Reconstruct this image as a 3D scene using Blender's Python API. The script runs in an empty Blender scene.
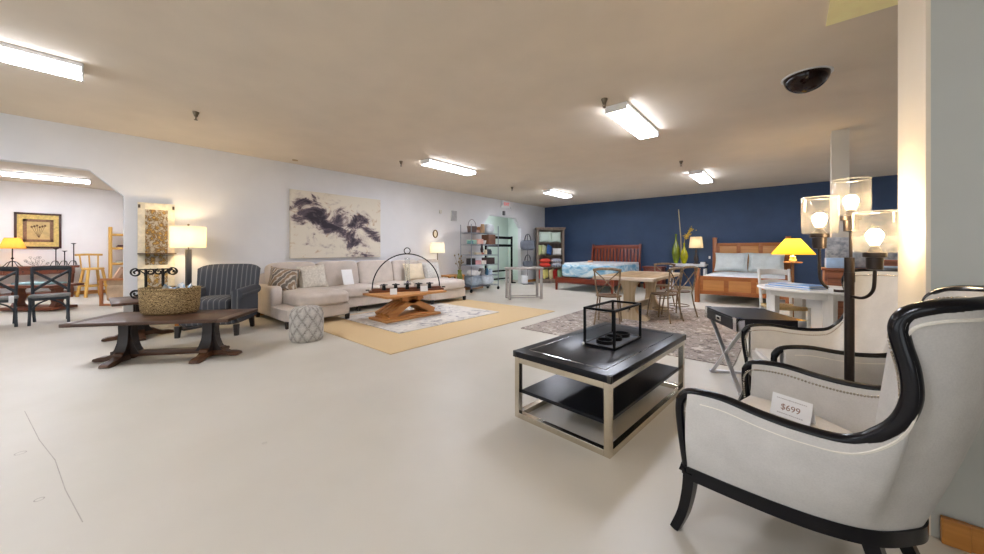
import bpy, bmesh, math, random
from mathutils import Vector, Matrix
random.seed(7)
SC = bpy.context.scene
COL = SC.collection
R = math.radians
PI = math.pi

def lin(c):
    return tuple((x/12.92 if x <= .04045 else ((x+.055)/1.055)**2.4) for x in [v/255 for v in c])

# ---------------------------------------------------------------- camera, world, light, exposure
CEIL = 2.935
cam_data = bpy.data.cameras.new('camera')
cam = bpy.data.objects.new('camera', cam_data)
COL.objects.link(cam)
cam.location = (7.46, 0, 1.22)
cam.rotation_euler = (R(90), 0, R(40.6))
cam_data.sensor_fit = 'HORIZONTAL'
cam_data.sensor_width = 36
cam_data.lens = 36*345/984
cam_data.shift_y = -27/984
cam_data.clip_start = .02
SC.camera = cam
SC.view_settings.view_transform = 'Standard'
SC.view_settings.look = 'None'
SC.view_settings.gamma = 1
SC.view_settings.use_curve_mapping = False
SC.view_settings.exposure = 0.28
world = bpy.data.worlds.new('world')
SC.world = world
world.use_nodes = True
world.node_tree.nodes['Background'].inputs[0].default_value = (.85, .92, 1, 1)
world.node_tree.nodes['Background'].inputs[1].default_value = .6

def area(name, loc, rot, sx, sy, power, color=(1, 1, 1)):
    l = bpy.data.lights.new(name, 'AREA')
    l.shape = 'RECTANGLE'; l.size = sx; l.size_y = sy; l.energy = power; l.color = color
    o = bpy.data.objects.new(name, l); COL.objects.link(o)
    o.location = loc; o.rotation_euler = rot
    return o
# area lights added as daylight fill inside the unseen shop windows (behind the camera)
area('window_daylight', (3.4, -4.85, 1.45), (R(102), 0, 0), 5.4, 2.2, 46, (.93, .97, 1))
area('window_daylight', (9.3, -4.85, 1.45), (R(102), 0, 0), 3.6, 2.2, 40, (.93, .97, 1))

def point(name, loc, power, color, radius=.05):
    l = bpy.data.lights.new(name, 'POINT')
    l.energy = power; l.color = color; l.shadow_soft_size = radius
    o = bpy.data.objects.new(name, l); COL.objects.link(o); o.location = loc
    return o

# ---------------------------------------------------------------- materials
def _new(name):
    m = bpy.data.materials.new(name); m.use_nodes = True
    nt = m.node_tree
    return m, nt, nt.nodes['Principled BSDF']
def _coord(nt, scale=(1, 1, 1), rot=(0, 0, 0)):
    tc = nt.nodes.new('ShaderNodeTexCoord'); mp = nt.nodes.new('ShaderNodeMapping')
    mp.inputs['Scale'].default_value = scale; mp.inputs['Rotation'].default_value = rot
    nt.links.new(tc.outputs['Object'], mp.inputs[0])
    return mp.outputs[0]
def _noise(nt, vec, scale, detail=3, rough=.55, dist=0):
    n = nt.nodes.new('ShaderNodeTexNoise')
    n.inputs['Scale'].default_value = scale; n.inputs['Detail'].default_value = detail
    n.inputs['Roughness'].default_value = rough; n.inputs['Distortion'].default_value = dist
    nt.links.new(vec, n.inputs['Vector'])
    return n.outputs['Fac']
def _ramp(nt, fac, stops, const=False):
    r = nt.nodes.new('ShaderNodeValToRGB')
    if const: r.color_ramp.interpolation = 'CONSTANT'
    e = r.color_ramp.elements
    while len(e) < len(stops): e.new(.5)
    for i, (p, c) in enumerate(stops):
        e[i].position = p; e[i].color = (*lin(c), 1)
    nt.links.new(fac, r.inputs[0])
    return r.outputs[0]
def _bump(nt, b, height, strength, dist=.01):
    bp = nt.nodes.new('ShaderNodeBump'); bp.inputs['Strength'].default_value = strength
    bp.inputs['Distance'].default_value = dist
    nt.links.new(height, bp.inputs['Height']); nt.links.new(bp.outputs[0], b.inputs['Normal'])
def shade(c, k):
    return tuple(max(0, min(255, v*k)) for v in c)

def plain(name, c, rough=.5, metal=0, var=.06, scale=9, bump=0, bscale=60, spec=.5):
    m, nt, b = _new(name)
    v = _coord(nt)
    f = _noise(nt, v, scale)
    nt.links.new(_ramp(nt, f, [(.3, shade(c, 1-var)), (.7, shade(c, 1+var))]), b.inputs['Base Color'])
    b.inputs['Roughness'].default_value = rough; b.inputs['Metallic'].default_value = metal
    b.inputs['Specular IOR Level'].default_value = spec
    if bump: _bump(nt, b, _noise(nt, v, bscale, 2), bump)
    return m
def wood(name, c1, c2, axis='x', rough=.45, scale=14, spec=.5):
    m, nt, b = _new(name)
    s = [1, 1, 1]; s['xyz'.index(axis)] = .07
    v = _coord(nt, tuple(s))
    f = _noise(nt, v, scale, 5, .6, .6)
    nt.links.new(_ramp(nt, f, [(.3, c1), (.68, c2)]), b.inputs['Base Color'])
    b.inputs['Roughness'].default_value = rough; b.inputs['Specular IOR Level'].default_value = spec
    _bump(nt, b, f, .15, .004)
    return m
def fabric(name, c, var=.07, weave=450, rough=.9, bump=.25):
    m, nt, b = _new(name)
    v = _coord(nt)
    f = _noise(nt, v, 7, 3)
    g = _noise(nt, v, weave*.35, 2)
    mx = nt.nodes.new('ShaderNodeMath'); mx.operation = 'ADD'
    hf = nt.nodes.new('ShaderNodeMath'); hf.operation = 'MULTIPLY'; hf.inputs[1].default_value = .6
    nt.links.new(g, hf.inputs[0]); nt.links.new(f, mx.inputs[0]); nt.links.new(hf.outputs[0], mx.inputs[1])
    nt.links.new(_ramp(nt, mx.outputs[0], [(.5, shade(c, 1-var)), (1.1, shade(c, 1+var))]), b.inputs['Base Color'])
    b.inputs['Roughness'].default_value = rough; b.inputs['Specular IOR Level'].default_value = .15
    _bump(nt, b, g, bump, .003)
    return m
def stripes(name, stops, scale, axis='X', rough=.9, dist=0, rot=(0, 0, 0)):
    m, nt, b = _new(name)
    v = _coord(nt, rot=rot)
    w = nt.nodes.new('ShaderNodeTexWave'); w.wave_type = 'BANDS'; w.bands_direction = axis; w.wave_profile = 'SIN'
    w.inputs['Scale'].default_value = scale; w.inputs['Distortion'].default_value = dist
    w.inputs['Detail Scale'].default_value = 2
    nt.links.new(v, w.inputs['Vector'])
    nt.links.new(_ramp(nt, w.outputs['Fac'], stops), b.inputs['Base Color'])
    b.inputs['Roughness'].default_value = rough; b.inputs['Specular IOR Level'].default_value = .2
    _bump(nt, b, w.outputs['Fac'], .12, .004)
    return m
def mottled(name, stops, scale, detail=6, rough=.9, dist=0, bump=.2, stretch=(1, 1, 1), spec=.2):
    m, nt, b = _new(name)
    v = _coord(nt, stretch)
    f = _noise(nt, v, scale, detail, .65, dist)
    nt.links.new(_ramp(nt, f, stops), b.inputs['Base Color'])
    b.inputs['Roughness'].default_value = rough; b.inputs['Specular IOR Level'].default_value = spec
    if bump: _bump(nt, b, f, bump, .006)
    return m
def emit(name, c, strength):
    m, nt, b = _new(name)
    b.inputs['Base Color'].default_value = (*lin(c), 1)
    b.inputs['Emission Color'].default_value = (*lin(c), 1)
    b.inputs['Emission Strength'].default_value = strength
    return m
def glass(name, tint=(250, 252, 252), gloss=.12, milk=0):
    m = bpy.data.materials.new(name); m.use_nodes = True
    nt = m.node_tree; nt.nodes.clear()
    o = nt.nodes.new('ShaderNodeOutputMaterial'); t = nt.nodes.new('ShaderNodeBsdfTransparent')
    g = nt.nodes.new('ShaderNodeBsdfGlossy'); mix = nt.nodes.new('ShaderNodeMixShader')
    lw = nt.nodes.new('ShaderNodeLayerWeight'); lw.inputs[0].default_value = .35
    ad = nt.nodes.new('ShaderNodeMath'); ad.operation = 'MULTIPLY_ADD'
    ad.inputs[1].default_value = .4; ad.inputs[2].default_value = gloss*.5
    t.inputs[0].default_value = (*lin(tint), 1); g.inputs['Roughness'].default_value = .08
    nt.links.new(lw.outputs['Facing'], ad.inputs[0]); nt.links.new(ad.outputs[0], mix.inputs[0])
    nt.links.new(t.outputs[0], mix.inputs[1]); nt.links.new(g.outputs[0], mix.inputs[2])
    if milk:
        tl = nt.nodes.new('ShaderNodeBsdfTranslucent'); tl.inputs[0].default_value = (.95, .93, .9, 1)
        m2 = nt.nodes.new('ShaderNodeMixShader'); m2.inputs[0].default_value = milk
        nt.links.new(mix.outputs[0], m2.inputs[1]); nt.links.new(tl.outputs[0], m2.inputs[2]); mix = m2
    nt.links.new(mix.outputs[0], o.inputs[0])
    return m
def shade_mat(name, c, glow=0.0, trans=.55):
    """lit lampshade cloth: diffuse plus translucent"""
    m = bpy.data.materials.new(name); m.use_nodes = True
    nt = m.node_tree; nt.nodes.clear()
    o = nt.nodes.new('ShaderNodeOutputMaterial'); d = nt.nodes.new('ShaderNodeBsdfDiffuse')
    t = nt.nodes.new('ShaderNodeBsdfTranslucent'); mix = nt.nodes.new('ShaderNodeMixShader')
    v = _coord(nt); f = _noise(nt, v, 160, 2)
    c1 = _ramp(nt, f, [(.3, shade(c, .96)), (.7, c)])
    nt.links.new(c1, d.inputs[0]); nt.links.new(c1, t.inputs[0])
    mix.inputs[0].default_value = trans
    nt.links.new(d.outputs[0], mix.inputs[1]); nt.links.new(t.outputs[0], mix.inputs[2])
    e = nt.nodes.new('ShaderNodeEmission'); e.inputs[0].default_value = (*lin(c), 1); e.inputs[1].default_value = glow
    a = nt.nodes.new('ShaderNodeAddShader')
    nt.links.new(mix.outputs[0], a.inputs[0]); nt.links.new(e.outputs[0], a.inputs[1])
    nt.links.new(a.outputs[0], o.inputs[0])
    return m

# ---------------------------------------------------------------- mesh builder
class MB:
    def __init__(s, M=None):
        s.bm = bmesh.new(); s.M = M or Matrix()
    def _v(s, pts): return [s.bm.verts.new(s.M @ Vector(p)) for p in pts]
    def box(s, c, d, rz=0, bev=0, rot=None, seg=2):
        r = bmesh.ops.create_cube(s.bm, size=1)
        vs = r['verts']
        T = Matrix.Translation(c) @ (rot or Matrix.Rotation(rz, 4, 'Z')) @ Matrix.Diagonal((*d, 1))
        bmesh.ops.transform(s.bm, matrix=s.M @ T, verts=vs)
        if bev:
            es = list({e for v in vs for e in v.link_edges})
            bmesh.ops.bevel(s.bm, geom=es, offset=bev, segments=seg, affect='EDGES', profile=.5)
        return s
    def bar(s, p0, p1, w, h=None, bev=0):
        """square-section bar from p0 to p1"""
        p0 = Vector(p0); p1 = Vector(p1); d = p1-p0; L = d.length
        z = d.normalized(); up = Vector((0, 0, 1)) if abs(z.z) < .95 else Vector((0, 1, 0))
        x = up.cross(z).normalized(); y = z.cross(x)
        Rm = Matrix((x, y, z)).transposed().to_4x4()
        return s.box((p0+p1)/2, (w, h or w, L), rot=Rm, bev=bev)
    def cyl(s, p0, p1, r0, r1=None, seg=16):
        return s.tube([p0, p1], [r0, r0 if r1 is None else r1], seg)
    def tube(s, pts, r, seg=8, closed=False, flat=None, cap=True, square=False):
        pts = [Vector(p) for p in pts]; n = len(pts)
        rs = r if isinstance(r, (list, tuple)) else [r]*n
        rings = []; nx = None
        for i in range(n):
            a = pts[(i-1) % n] if (closed or i > 0) else pts[i]
            b = pts[(i+1) % n] if (closed or i < n-1) else pts[i]
            t = (b-a)
            t = t.normalized() if t.length > 1e-9 else Vector((0, 0, 1))
            if nx is None:
                up = Vector((0, 0, 1)) if abs(t.z) < .9 else Vector((1, 0, 0))
                nx = up.cross(t).normalized()
            else:
                nx = nx-t*nx.dot(t)
                nx = nx.normalized() if nx.length > 1e-6 else Vector((1, 0, 0))
            ny = t.cross(nx)
            fl = flat or (1, 1)
            off = PI/4 if square else 0
            k = 4 if square else seg
            rings.append(s._v([pts[i]+(nx*math.cos(2*PI*j/k+off)*fl[0]+ny*math.sin(2*PI*j/k+off)*fl[1])*rs[i] for j in range(k)]))
        k = len(rings[0])
        for i in range(n if closed else n-1):
            A = rings[i]; B = rings[(i+1) % n]
            for j in range(k):
                s.bm.faces.new((A[j], A[(j+1) % k], B[(j+1) % k], B[j]))
        if cap and not closed:
            s.bm.faces.new(list(reversed(rings[0]))); s.bm.faces.new(rings[-1])
        return s
    def lathe(s, prof, c=(0, 0, 0), seg=24, sx=1, sy=1, cap=True):
        rings = [s._v([(c[0]+r*math.cos(2*PI*j/seg)*sx, c[1]+r*math.sin(2*PI*j/seg)*sy, c[2]+z) for j in range(seg)]) for r, z in prof]
        for A, B in zip(rings, rings[1:]):
            for j in range(seg):
                s.bm.faces.new((A[j], A[(j+1) % seg], B[(j+1) % seg], B[j]))
        if cap:
            if prof[0][0] > 1e-4: s.bm.faces.new(list(reversed(rings[0])))
            if prof[-1][0] > 1e-4: s.bm.faces.new(rings[-1])
        return s
    def prism(s, poly, axis, a, b):
        """polygon extruded along an axis: x -> poly is (y,z); y -> (x,z); z -> (x,y)"""
        def P(p, t):
            return {'x': (t, p[0], p[1]), 'y': (p[0], t, p[1]), 'z': (p[0], p[1], t)}[axis]
        A = s._v([P(p, a) for p in poly]); B = s._v([P(p, b) for p in poly]); n = len(poly)
        s.bm.faces.new(A); s.bm.faces.new(list(reversed(B)))
        for i in range(n):
            s.bm.faces.new((A[i], B[i], B[(i+1) % n], A[(i+1) % n]))
        return s
    def ball(s, c, r, seg=14, M=None):
        r = r if isinstance(r, (tuple, list)) else (r, r, r)
        q = bmesh.ops.create_uvsphere(s.bm, u_segments=seg, v_segments=max(6, seg//2+2), radius=1)
        bmesh.ops.transform(s.bm, matrix=s.M @ Matrix.Translation(c) @ (M or Matrix()) @ Matrix.Diagonal((*r, 1)), verts=q['verts'])
        return s
    def cush(s, c, d, p=5, rz=0, rot=None, n=8, crown=0):
        """soft rounded block; p sets how boxy, crown domes the top"""
        N = n+1; D = {}
        def g(i, j, k):
            if (i, j, k) not in D: D[i, j, k] = s.bm.verts.new((2*i/N-1, 2*j/N-1, 2*k/N-1))
            return D[i, j, k]
        for ax in range(3):
            for e in (0, N):
                for i in range(N):
                    for j in range(N):
                        q = []
                        for di, dj in ((0, 0), (1, 0), (1, 1), (0, 1)):
                            t = [0, 0, 0]; t[ax] = e; t[(ax+1) % 3] = i+di; t[(ax+2) % 3] = j+dj
                            q.append(g(*t))
                        s.bm.faces.new(q)
        vs = list(D.values())
        T = s.M @ Matrix.Translation(c) @ (rot or Matrix.Rotation(rz, 4, 'Z')) @ Matrix.Diagonal((d[0]/2, d[1]/2, d[2]/2, 1))
        for v in vs:
            x, y, z = v.co
            m = max(abs(x), abs(y), abs(z)); k = (abs(x)**p+abs(y)**p+abs(z)**p)**(1/p)
            x, y, z = x*m/k, y*m/k, z*m/k
            if crown and z > 0: z += crown*(1-x*x)*(1-y*y)
            v.co = T @ Vector((x, y, z))
        return s
    def pillow(s, c, w, h, t, rot, n=10):
        """throw pillow: w x h square pinched to a seam, t thick; lies in local XZ"""
        T = s.M @ Matrix.Translation(c) @ rot
        g = {}
        for sd in (-1, 1):
            for i in range(n+1):
                for j in range(n+1):
                    u = -1+2*i/n; v = -1+2*j/n
                    edge = i in (0, n) or j in (0, n)
                    if edge and sd == 1: g[sd, i, j] = g[-1, i, j]; continue
                    th = (max(0, (1-u**4)*(1-v**4)))**.5
                    pin = 1-.06*(u*u)*(1-v*v) if True else 1
                    pin2 = 1-.06*(v*v)*(1-u*u)
                    g[sd, i, j] = s.bm.verts.new(T @ Vector((u*w/2*pin, sd*t/2*th, v*h/2*pin2)))
            for i in range(n):
                for j in range(n):
                    f = (g[sd, i, j], g[sd, i+1, j], g[sd, i+1, j+1], g[sd, i, j+1])
                    s.bm.faces.new(f if sd == -1 else f[::-1])
        return s
    def grid(s, rows):
        V = [s._v(r) for r in rows]
        for a, b in zip(V, V[1:]):
            for j in range(len(a)-1):
                try: s.bm.faces.new((a[j], a[j+1], b[j+1], b[j]))
                except ValueError: pass
        return s
    def build(s, name, mat, parent=None, smooth=35, weld=False):
        if weld: bmesh.ops.remove_doubles(s.bm, verts=s.bm.verts, dist=1e-5)
        bmesh.ops.recalc_face_normals(s.bm, faces=s.bm.faces)
        me = bpy.data.meshes.new(name); s.bm.to_mesh(me); s.bm.free()
        if smooth:
            me.polygons.foreach_set('use_smooth', [True]*len(me.polygons))
            me.set_sharp_from_angle(angle=R(smooth))
        me.materials.append(mat)
        o = bpy.data.objects.new(name, me); COL.objects.link(o)
        if parent: o.parent = parent
        return o

def tag(o, label, cat, group=None):
    o['label'] = label; o['category'] = cat
    if group: o['group'] = group
    return o
def thing(name, label, cat, loc=(0, 0, 0), rz=0, group=None):
    o = bpy.data.objects.new(name, None); COL.objects.link(o)
    o.empty_display_size = .1
    o.location = loc; o.rotation_euler = (0, 0, rz)
    return tag(o, label, cat, group)
def struct(o):
    o['kind'] = 'structure'; return o
def dup(src, label, loc=None, rz=None, group=None):
    def cp(o, par):
        c = o.copy(); COL.objects.link(c)
        if par: c.parent = par
        for ch in list(o.children): cp(ch, c)
        return c
    c = cp(src, None)
    c['label'] = label
    if group: c['group'] = group
    if loc is not None: c.location = loc
    if rz is not None: c.rotation_euler = (0, 0, rz)
    return c
def at(o, loc, rz=0):
    o.location = loc; o.rotation_euler = (0, 0, rz); return o
def Rm(x=0, y=0, z=0):
    return Matrix.Rotation(R(z), 4, 'Z') @ Matrix.Rotation(R(y), 4, 'Y') @ Matrix.Rotation(R(x), 4, 'X')
def spline(pts, sub=6):
    P = [Vector(p) for p in pts]; out = []
    for i in range(len(P)-1):
        p0 = P[max(i-1, 0)]; p1 = P[i]; p2 = P[i+1]; p3 = P[min(i+2, len(P)-1)]
        for k in range(sub):
            t = k/sub
            out.append(.5*((2*p1)+(p2-p0)*t+(2*p0-5*p1+4*p2-p3)*t*t+(3*p1-p0-3*p2+p3)*t**3))
    out.append(P[-1]); return out
def text(name, body, size, mat, parent, loc, rot, align='CENTER', ext=.0004):
    cu = bpy.data.curves.new(name, 'FONT'); cu.body = body; cu.size = size; cu.align_x = align; cu.align_y = 'CENTER'
    cu.extrude = ext; cu.materials.append(mat)
    tmp = bpy.data.objects.new(name+'_source', cu); COL.objects.link(tmp)
    me = bpy.data.meshes.new_from_object(tmp.evaluated_get(bpy.context.evaluated_depsgraph_get()))
    bpy.data.objects.remove(tmp); bpy.data.curves.remove(cu)
    if not me.materials: me.materials.append(mat)
    o = bpy.data.objects.new(name, me); COL.objects.link(o); o.parent = parent
    o.location = loc; o.rotation_euler = rot
    return o
# ---------------------------------------------------------------- shared materials
WALLW = plain('white wall paint', (226, 226, 228), .75, var=.012, scale=2, bump=.05, bscale=180)
BLUEW = plain('navy wall paint', (54, 74, 106), .7, var=.05, scale=2, bump=.05, bscale=180)
CEILM = plain('cream ceiling paint', (221, 208, 191), .85, var=.015, scale=2, bump=.06, bscale=150)
MINT = plain('pale mint wall paint', (222, 236, 226), .75, var=.015, scale=2)
GREYW = plain('grey white wall paint', (186, 187, 181), .75, var=.012, scale=2)
BASEW = wood('honey baseboard wood', (176, 112, 44), (206, 142, 66), 'x', .4)
BASEWY = wood('honey baseboard wood lengthwise', (176, 112, 44), (206, 142, 66), 'y', .4)
BLACK = plain('black metal', (9, 9, 12), .5, 0, spec=.12)
BLACKWOOD = wood('black lacquered wood', (13, 14, 22), (24, 24, 34), 'x', .28)
IRON = plain('dark wrought iron', (30, 28, 28), .5, .6)
CHROME = plain('polished chrome', (215, 215, 218), .12, 1, var=.01)
STEEL = plain('grey wire steel', (150, 158, 168), .35, .8)
WHITE = plain('white card', (240, 240, 240), .6, var=.01)
WHITEP = plain('white painted metal', (235, 236, 238), .4, var=.01)
DARKLEG = plain('dark espresso leg wood', (34, 24, 20), .4)
GLASSM = glass('clear glass')

def floor_mat():
    m, nt, b = _new('cream painted concrete')
    v = _coord(nt)
    f = _noise(nt, v, .8, 4, .6)
    c1 = _ramp(nt, f, [(.3, (196, 189, 176)), (.7, (205, 199, 187))])
    g = _noise(nt, _coord(nt, (1, .5, 1)), 9, 5, .75, 1.5)
    sc = _ramp(nt, g, [(.70, (255, 255, 255)), (.76, (190, 186, 178))])
    mx = nt.nodes.new('ShaderNodeMix'); mx.data_type = 'RGBA'; mx.blend_type = 'MULTIPLY'
    mx.inputs['Factor'].default_value = .5
    nt.links.new(c1, mx.inputs['A']); nt.links.new(sc, mx.inputs['B'])
    nt.links.new(mx.outputs['Result'], b.inputs['Base Color'])
    rf = _noise(nt, v, 2.5, 4)
    rr = nt.nodes.new('ShaderNodeMapRange'); rr.inputs['To Min'].default_value = .32; rr.inputs['To Max'].default_value = .5
    nt.links.new(rf, rr.inputs['Value']); nt.links.new(rr.outputs[0], b.inputs['Roughness'])
    b.inputs['Specular IOR Level'].default_value = .35
    _bump(nt, b, _noise(nt, v, 30, 3), .04, .01)
    return m
FLOORM = floor_mat()

# ---------------------------------------------------------------- the room
YB = 11.98; XR = 12.0; YF = -5.0; H = CEIL; T = .14
struct(MB().box(((XR-7.5)/2, (YB+YF)/2, -.05), (XR+7.7, YB-YF+.4, .1)).build('floor', FLOORM, smooth=0))
struct(MB().box(((XR-7.5)/2, (YB+YF)/2, H+.05), (XR+7.7, YB-YF+.4, .1)).build('ceiling', CEILM, smooth=0))
w = MB()
for poly in ([(YF, 0), (-3.2, 0), (-3.2, H), (YF, H)],
             [(-3.2, 2.35), (0, 2.35), (.33, 2.02), (.33, H), (-3.2, H)],
             [(.33, 0), (8.25, 0), (8.25, H), (.33, H)],
             [(8.25, 2.02), (8.58, 2.37), (10.0, 2.37), (10.35, 2.02), (10.35, H), (8.25, H)],
             [(10.35, 0), (YB, 0), (YB, H), (10.35, H)]):
    w.prism(poly, 'x', -T, 0)
struct(w.build('wall_left', WALLW, smooth=0, weld=True))
struct(MB().box((XR/2, YB+.06, H/2), (XR+.3, .12, H)).build('wall_back', BLUEW, smooth=0))
struct(MB().box((XR+.06, (YB+YF)/2, H/2), (.12, YB-YF, H)).build('wall_right', GREYW, smooth=0))
# front wall with two shop windows (behind the camera)
w = MB()
for x0, x1, z0, z1 in ((-7.5, .6, 0, H), (.6, 6.2, 0, .3), (.6, 6.2, 2.6, H), (6.2, 7.4, 0, H), (7.4, 11.2, 0, .3), (7.4, 11.2, 2.6, H), (11.2, 12.1, 0, H)):
    w.box(((x0+x1)/2, YF-.06, (z0+z1)/2), (x1-x0, .12, z1-z0))
struct(w.build('wall_front', GREYW, smooth=0, weld=True))
for i, (x0, x1) in enumerate(((.6, 6.2), (7.4, 11.2))):
    f = MB()
    for a, b in (((x0, .3), (x1, .3)), ((x0, 2.6), (x1, 2.6)), ((x0, .3), (x0, 2.6)), ((x1, .3), (x1, 2.6)), (((x0+x1)/2, .3), ((x0+x1)/2, 2.6))):
        f.bar((a[0], YF-.06, a[1]), (b[0], YF-.06, b[1]), .08)
    fo = struct(f.build('window_%d' % (i+1), WHITEP, smooth=0))
    MB().box(((x0+x1)/2, YF-.06, 1.45), (x1-x0, .008, 2.3)).build('window_pane', GLASSM, fo, smooth=0)
# short return wall beside the armchairs and the square post further back
WARMW = plain('warm white wall paint', (226, 220, 208), .75, var=.012, scale=2)
struct(MB().box(((7.924+XR)/2, 2.585, H/2), (XR-7.924, .49, H)).build('wall_return', GREYW, smooth=0))
LITENDW = plain('cream wall end paint', (226, 214, 194), .6, var=.012, scale=2)
struct(MB().box((7.917, 2.585, H/2), (.014, .494, H)).build('trim_2', LITENDW, smooth=0))  # thin board over the wall end, bulb light put into its cream colour
struct(MB().box((8.03, 7.07, H/2), (.18, .22, H)).build('column', WARMW, smooth=0))
b = MB().box((9.98, 2.325, .052), (4.0, .022, .105), bev=.004)
b.box((7.985, 2.321, .052), (.075, .03, .108), bev=.004)
struct(b.build('baseboard_return', BASEW, smooth=0))
b = MB()
for y0, y1 in ((.33, 8.25), (10.35, YB)):
    b.box((.011, (y0+y1)/2, .05), (.022, y1-y0, .1), bev=.004)
struct(b.build('baseboard_left', BASEWY, smooth=0))
struct(MB().box((XR/2, YB-.011, .05), (XR, .022, .1), bev=.004).build('baseboard_back', plain('pale baseboard paint', (196, 180, 150), .5), smooth=0))
# side room beyond the wide opening on the left
SIDEW = plain('side room wall paint', (246, 242, 240), .75, var=.012, scale=2)
struct(MB().box((-7.36, -1.2, H/2), (.12, 7.6, H)).build('wall_side_room', SIDEW, smooth=0))
struct(MB().box((-3.74, 2.3, H/2), (7.2, .12, H)).build('wall_side_room_end', SIDEW, smooth=0))
struct(MB().box((-7.289, -1.2, .05), (.022, 7.2, .1), bev=.004).build('baseboard_side_room', BASEWY, smooth=0))
# passage behind the exit sign
struct(MB().box((-1.36, 9.2, H/2), (.12, 4.2, H)).build('wall_passage', MINT, smooth=0))
for k, y in enumerate((7.2, 11.3)):
    struct(MB().box((-.75, y, H/2), (1.2, .12, H)).build('wall_passage_end' if k else 'wall_passage_side', MINT, smooth=0))
struct(MB().box((8.25, 2.9, H-.006), (1.14, 1.5, .012)).build('trim_1', plain('yellow ceiling panel paint', (255, 242, 184), .7, var=.02), smooth=0))  # thin yellow rectangle laid against the ceiling
# fine crack and repair rings in the floor paint
pts = [(3.07, -0.32), (3.81, -0.21), (4.23, -0.13), (4.67, -0.08), (5.06, -0.02)]
MB().tube([(x, y, 0) for x, y in pts], .0022, 5, flat=(1, .2)).build('floor_crack', plain('grey crack dirt', (172, 165, 154), .9), bpy.data.objects['floor'], smooth=0)
cm = bpy.data.materials['grey crack dirt']
for x, y, r in ((3.96, -0.27, 0.022), (4.95, 0.72, 0.012), (4.68, -0.16, 0.016)):
    MB().tube([(x+r*math.cos(a*PI/8), y+r*math.sin(a*PI/8), 0) for a in range(16)], .0025, 5, closed=True, flat=(1, .2)).build('floor_scuff', cm, bpy.data.objects['floor'], smooth=0)

# ---------------------------------------------------------------- ceiling fittings
LENS = emit('fluorescent lens', (240, 244, 255), 50)
LENSS = emit('fluorescent lens side', (240, 244, 255), 16)
def fixture(x, y, label, L=1.27):
    t = thing('ceiling_light', label, 'ceiling light', (x, y, H), 0, 'fluorescent ceiling fixtures')
    MB().box((0, 0, -.02), (.26, L, .035), bev=.004).build('housing', WHITEP, t, smooth=0)
    MB().box((0, 0, -.083), (.228, L-.03, .006)).build('lens', LENS, t, smooth=0)
    for s_ in (-1, 1):
        MB().prism([(s_*.112, -.035), (s_*.122, -.055), (s_*.116, -.086), (s_*.105, -.086), (s_*.105, -.035)], 'y', -L/2+.015, L/2-.015).build('lens_side', LENSS, t, smooth=0)
    for s_ in (-1, 1): MB().box((0, s_*(L/2-.008), -.05), (.255, .014, .075), bev=.003).build('end_cap', WHITEP, t, smooth=0)
    return t
fixture(2.27, 4.75, 'white fluorescent ceiling fixture over the sectional sofa')
fixture(5.93, 4.65, 'white fluorescent ceiling fixture nearest the dark glass dome')
fixture(2.28, 9.05, 'white fluorescent ceiling fixture closest to the corner of navy and white walls')
fixture(5.96, 9.12, 'white fluorescent ceiling fixture in front of the bed with grey pillows')
fixture(2.42, -.67, 'long white fluorescent ceiling fixture cut by the left picture edge')
fixture(-5.5, -.62, 'white fluorescent ceiling fixture inside the side room')
fixture(-5.2, -3.4, 'white fluorescent ceiling fixture further along the side room')  # added out of view to brighten the side room walls
fixture(-2.6, -1.6, 'white fluorescent ceiling fixture over the side room chairs')  # second added fixture, unseen, more light for the side room
fixture(-.75, 9.2, 'short white fluorescent fixture inside the mint passage', .6)  # added out of sight so the mint walls are not dark
fixture(6.6, -1.2, 'white fluorescent ceiling fixture behind the viewer')  # unseen, added for more light in the near part of the room
fixture(10.4, 9.1, 'white fluorescent ceiling fixture behind the return wall')  # hidden fixture added to light the far right of the room
NICKEL = plain('brass nickel metal', (120, 108, 92), .3, .9)
def sprinkler(x, y, label):
    t = thing('fire_sprinkler', label, 'sprinkler', (x, y, H), 0, 'fire sprinkler heads')
    MB().lathe([(.035, -.002), (.034, -.012), (.026, -.03), (.02, -.055), (.016, -.06)], seg=16).build('escutcheon', NICKEL, t)
    m = MB().tube([(-.012, 0, -.058), (-.018, 0, -.075), (-.006, 0, -.098)], .004, 6).tube([(.012, 0, -.058), (.018, 0, -.075), (.006, 0, -.098)], .004, 6)
    m.cyl((0, 0, -.06), (0, 0, -.095), .004, seg=8)
    m.build('frame_arm', NICKEL, t)
    MB().cyl((0, 0, -.098), (0, 0, -.102), .02, seg=14).build('deflector', NICKEL, t)
sprinkler(1.88, .86, 'metal fire sprinkler on the ceiling above the dark rustic coffee table')
sprinkler(5.88, 3.8, 'metal fire sprinkler beside the fluorescent fixture near the glass dome')
sprinkler(1.8, 3.91, 'metal fire sprinkler just left of the fixture above the sofa')
sprinkler(5.9, 7.42, 'metal fire sprinkler above the dining table')
sprinkler(1.76, 7.49, 'metal fire sprinkler near the red exit sign')
t = thing('ceiling_dome', 'dark brown glossy glass dome set in the ceiling', 'dome', (7.6, 4.6, H))
MB().lathe([(.195, 0), (.195, -.006), (.178, -.009), (.172, 0)], seg=40, cap=False).build('trim_ring', WHITEP, t)
DOME = plain('smoked brown glass', (26, 7, 3), .1, 0, var=.3, spec=.35)
MB().lathe([(.175*math.cos(a*PI/20), -.005-.15*math.sin(a*PI/20)) for a in range(11)], seg=40, cap=False).build('dome', DOME, t)
tag(MB().cyl((.33, 2.55, H), (.33, 2.55, H-.012), .05, seg=16).build('smoke_sensor', plain('beige cap', (178, 150, 112), .6)), 'small flat beige sensor on the ceiling edge over the sofa', 'sensor')

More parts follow.
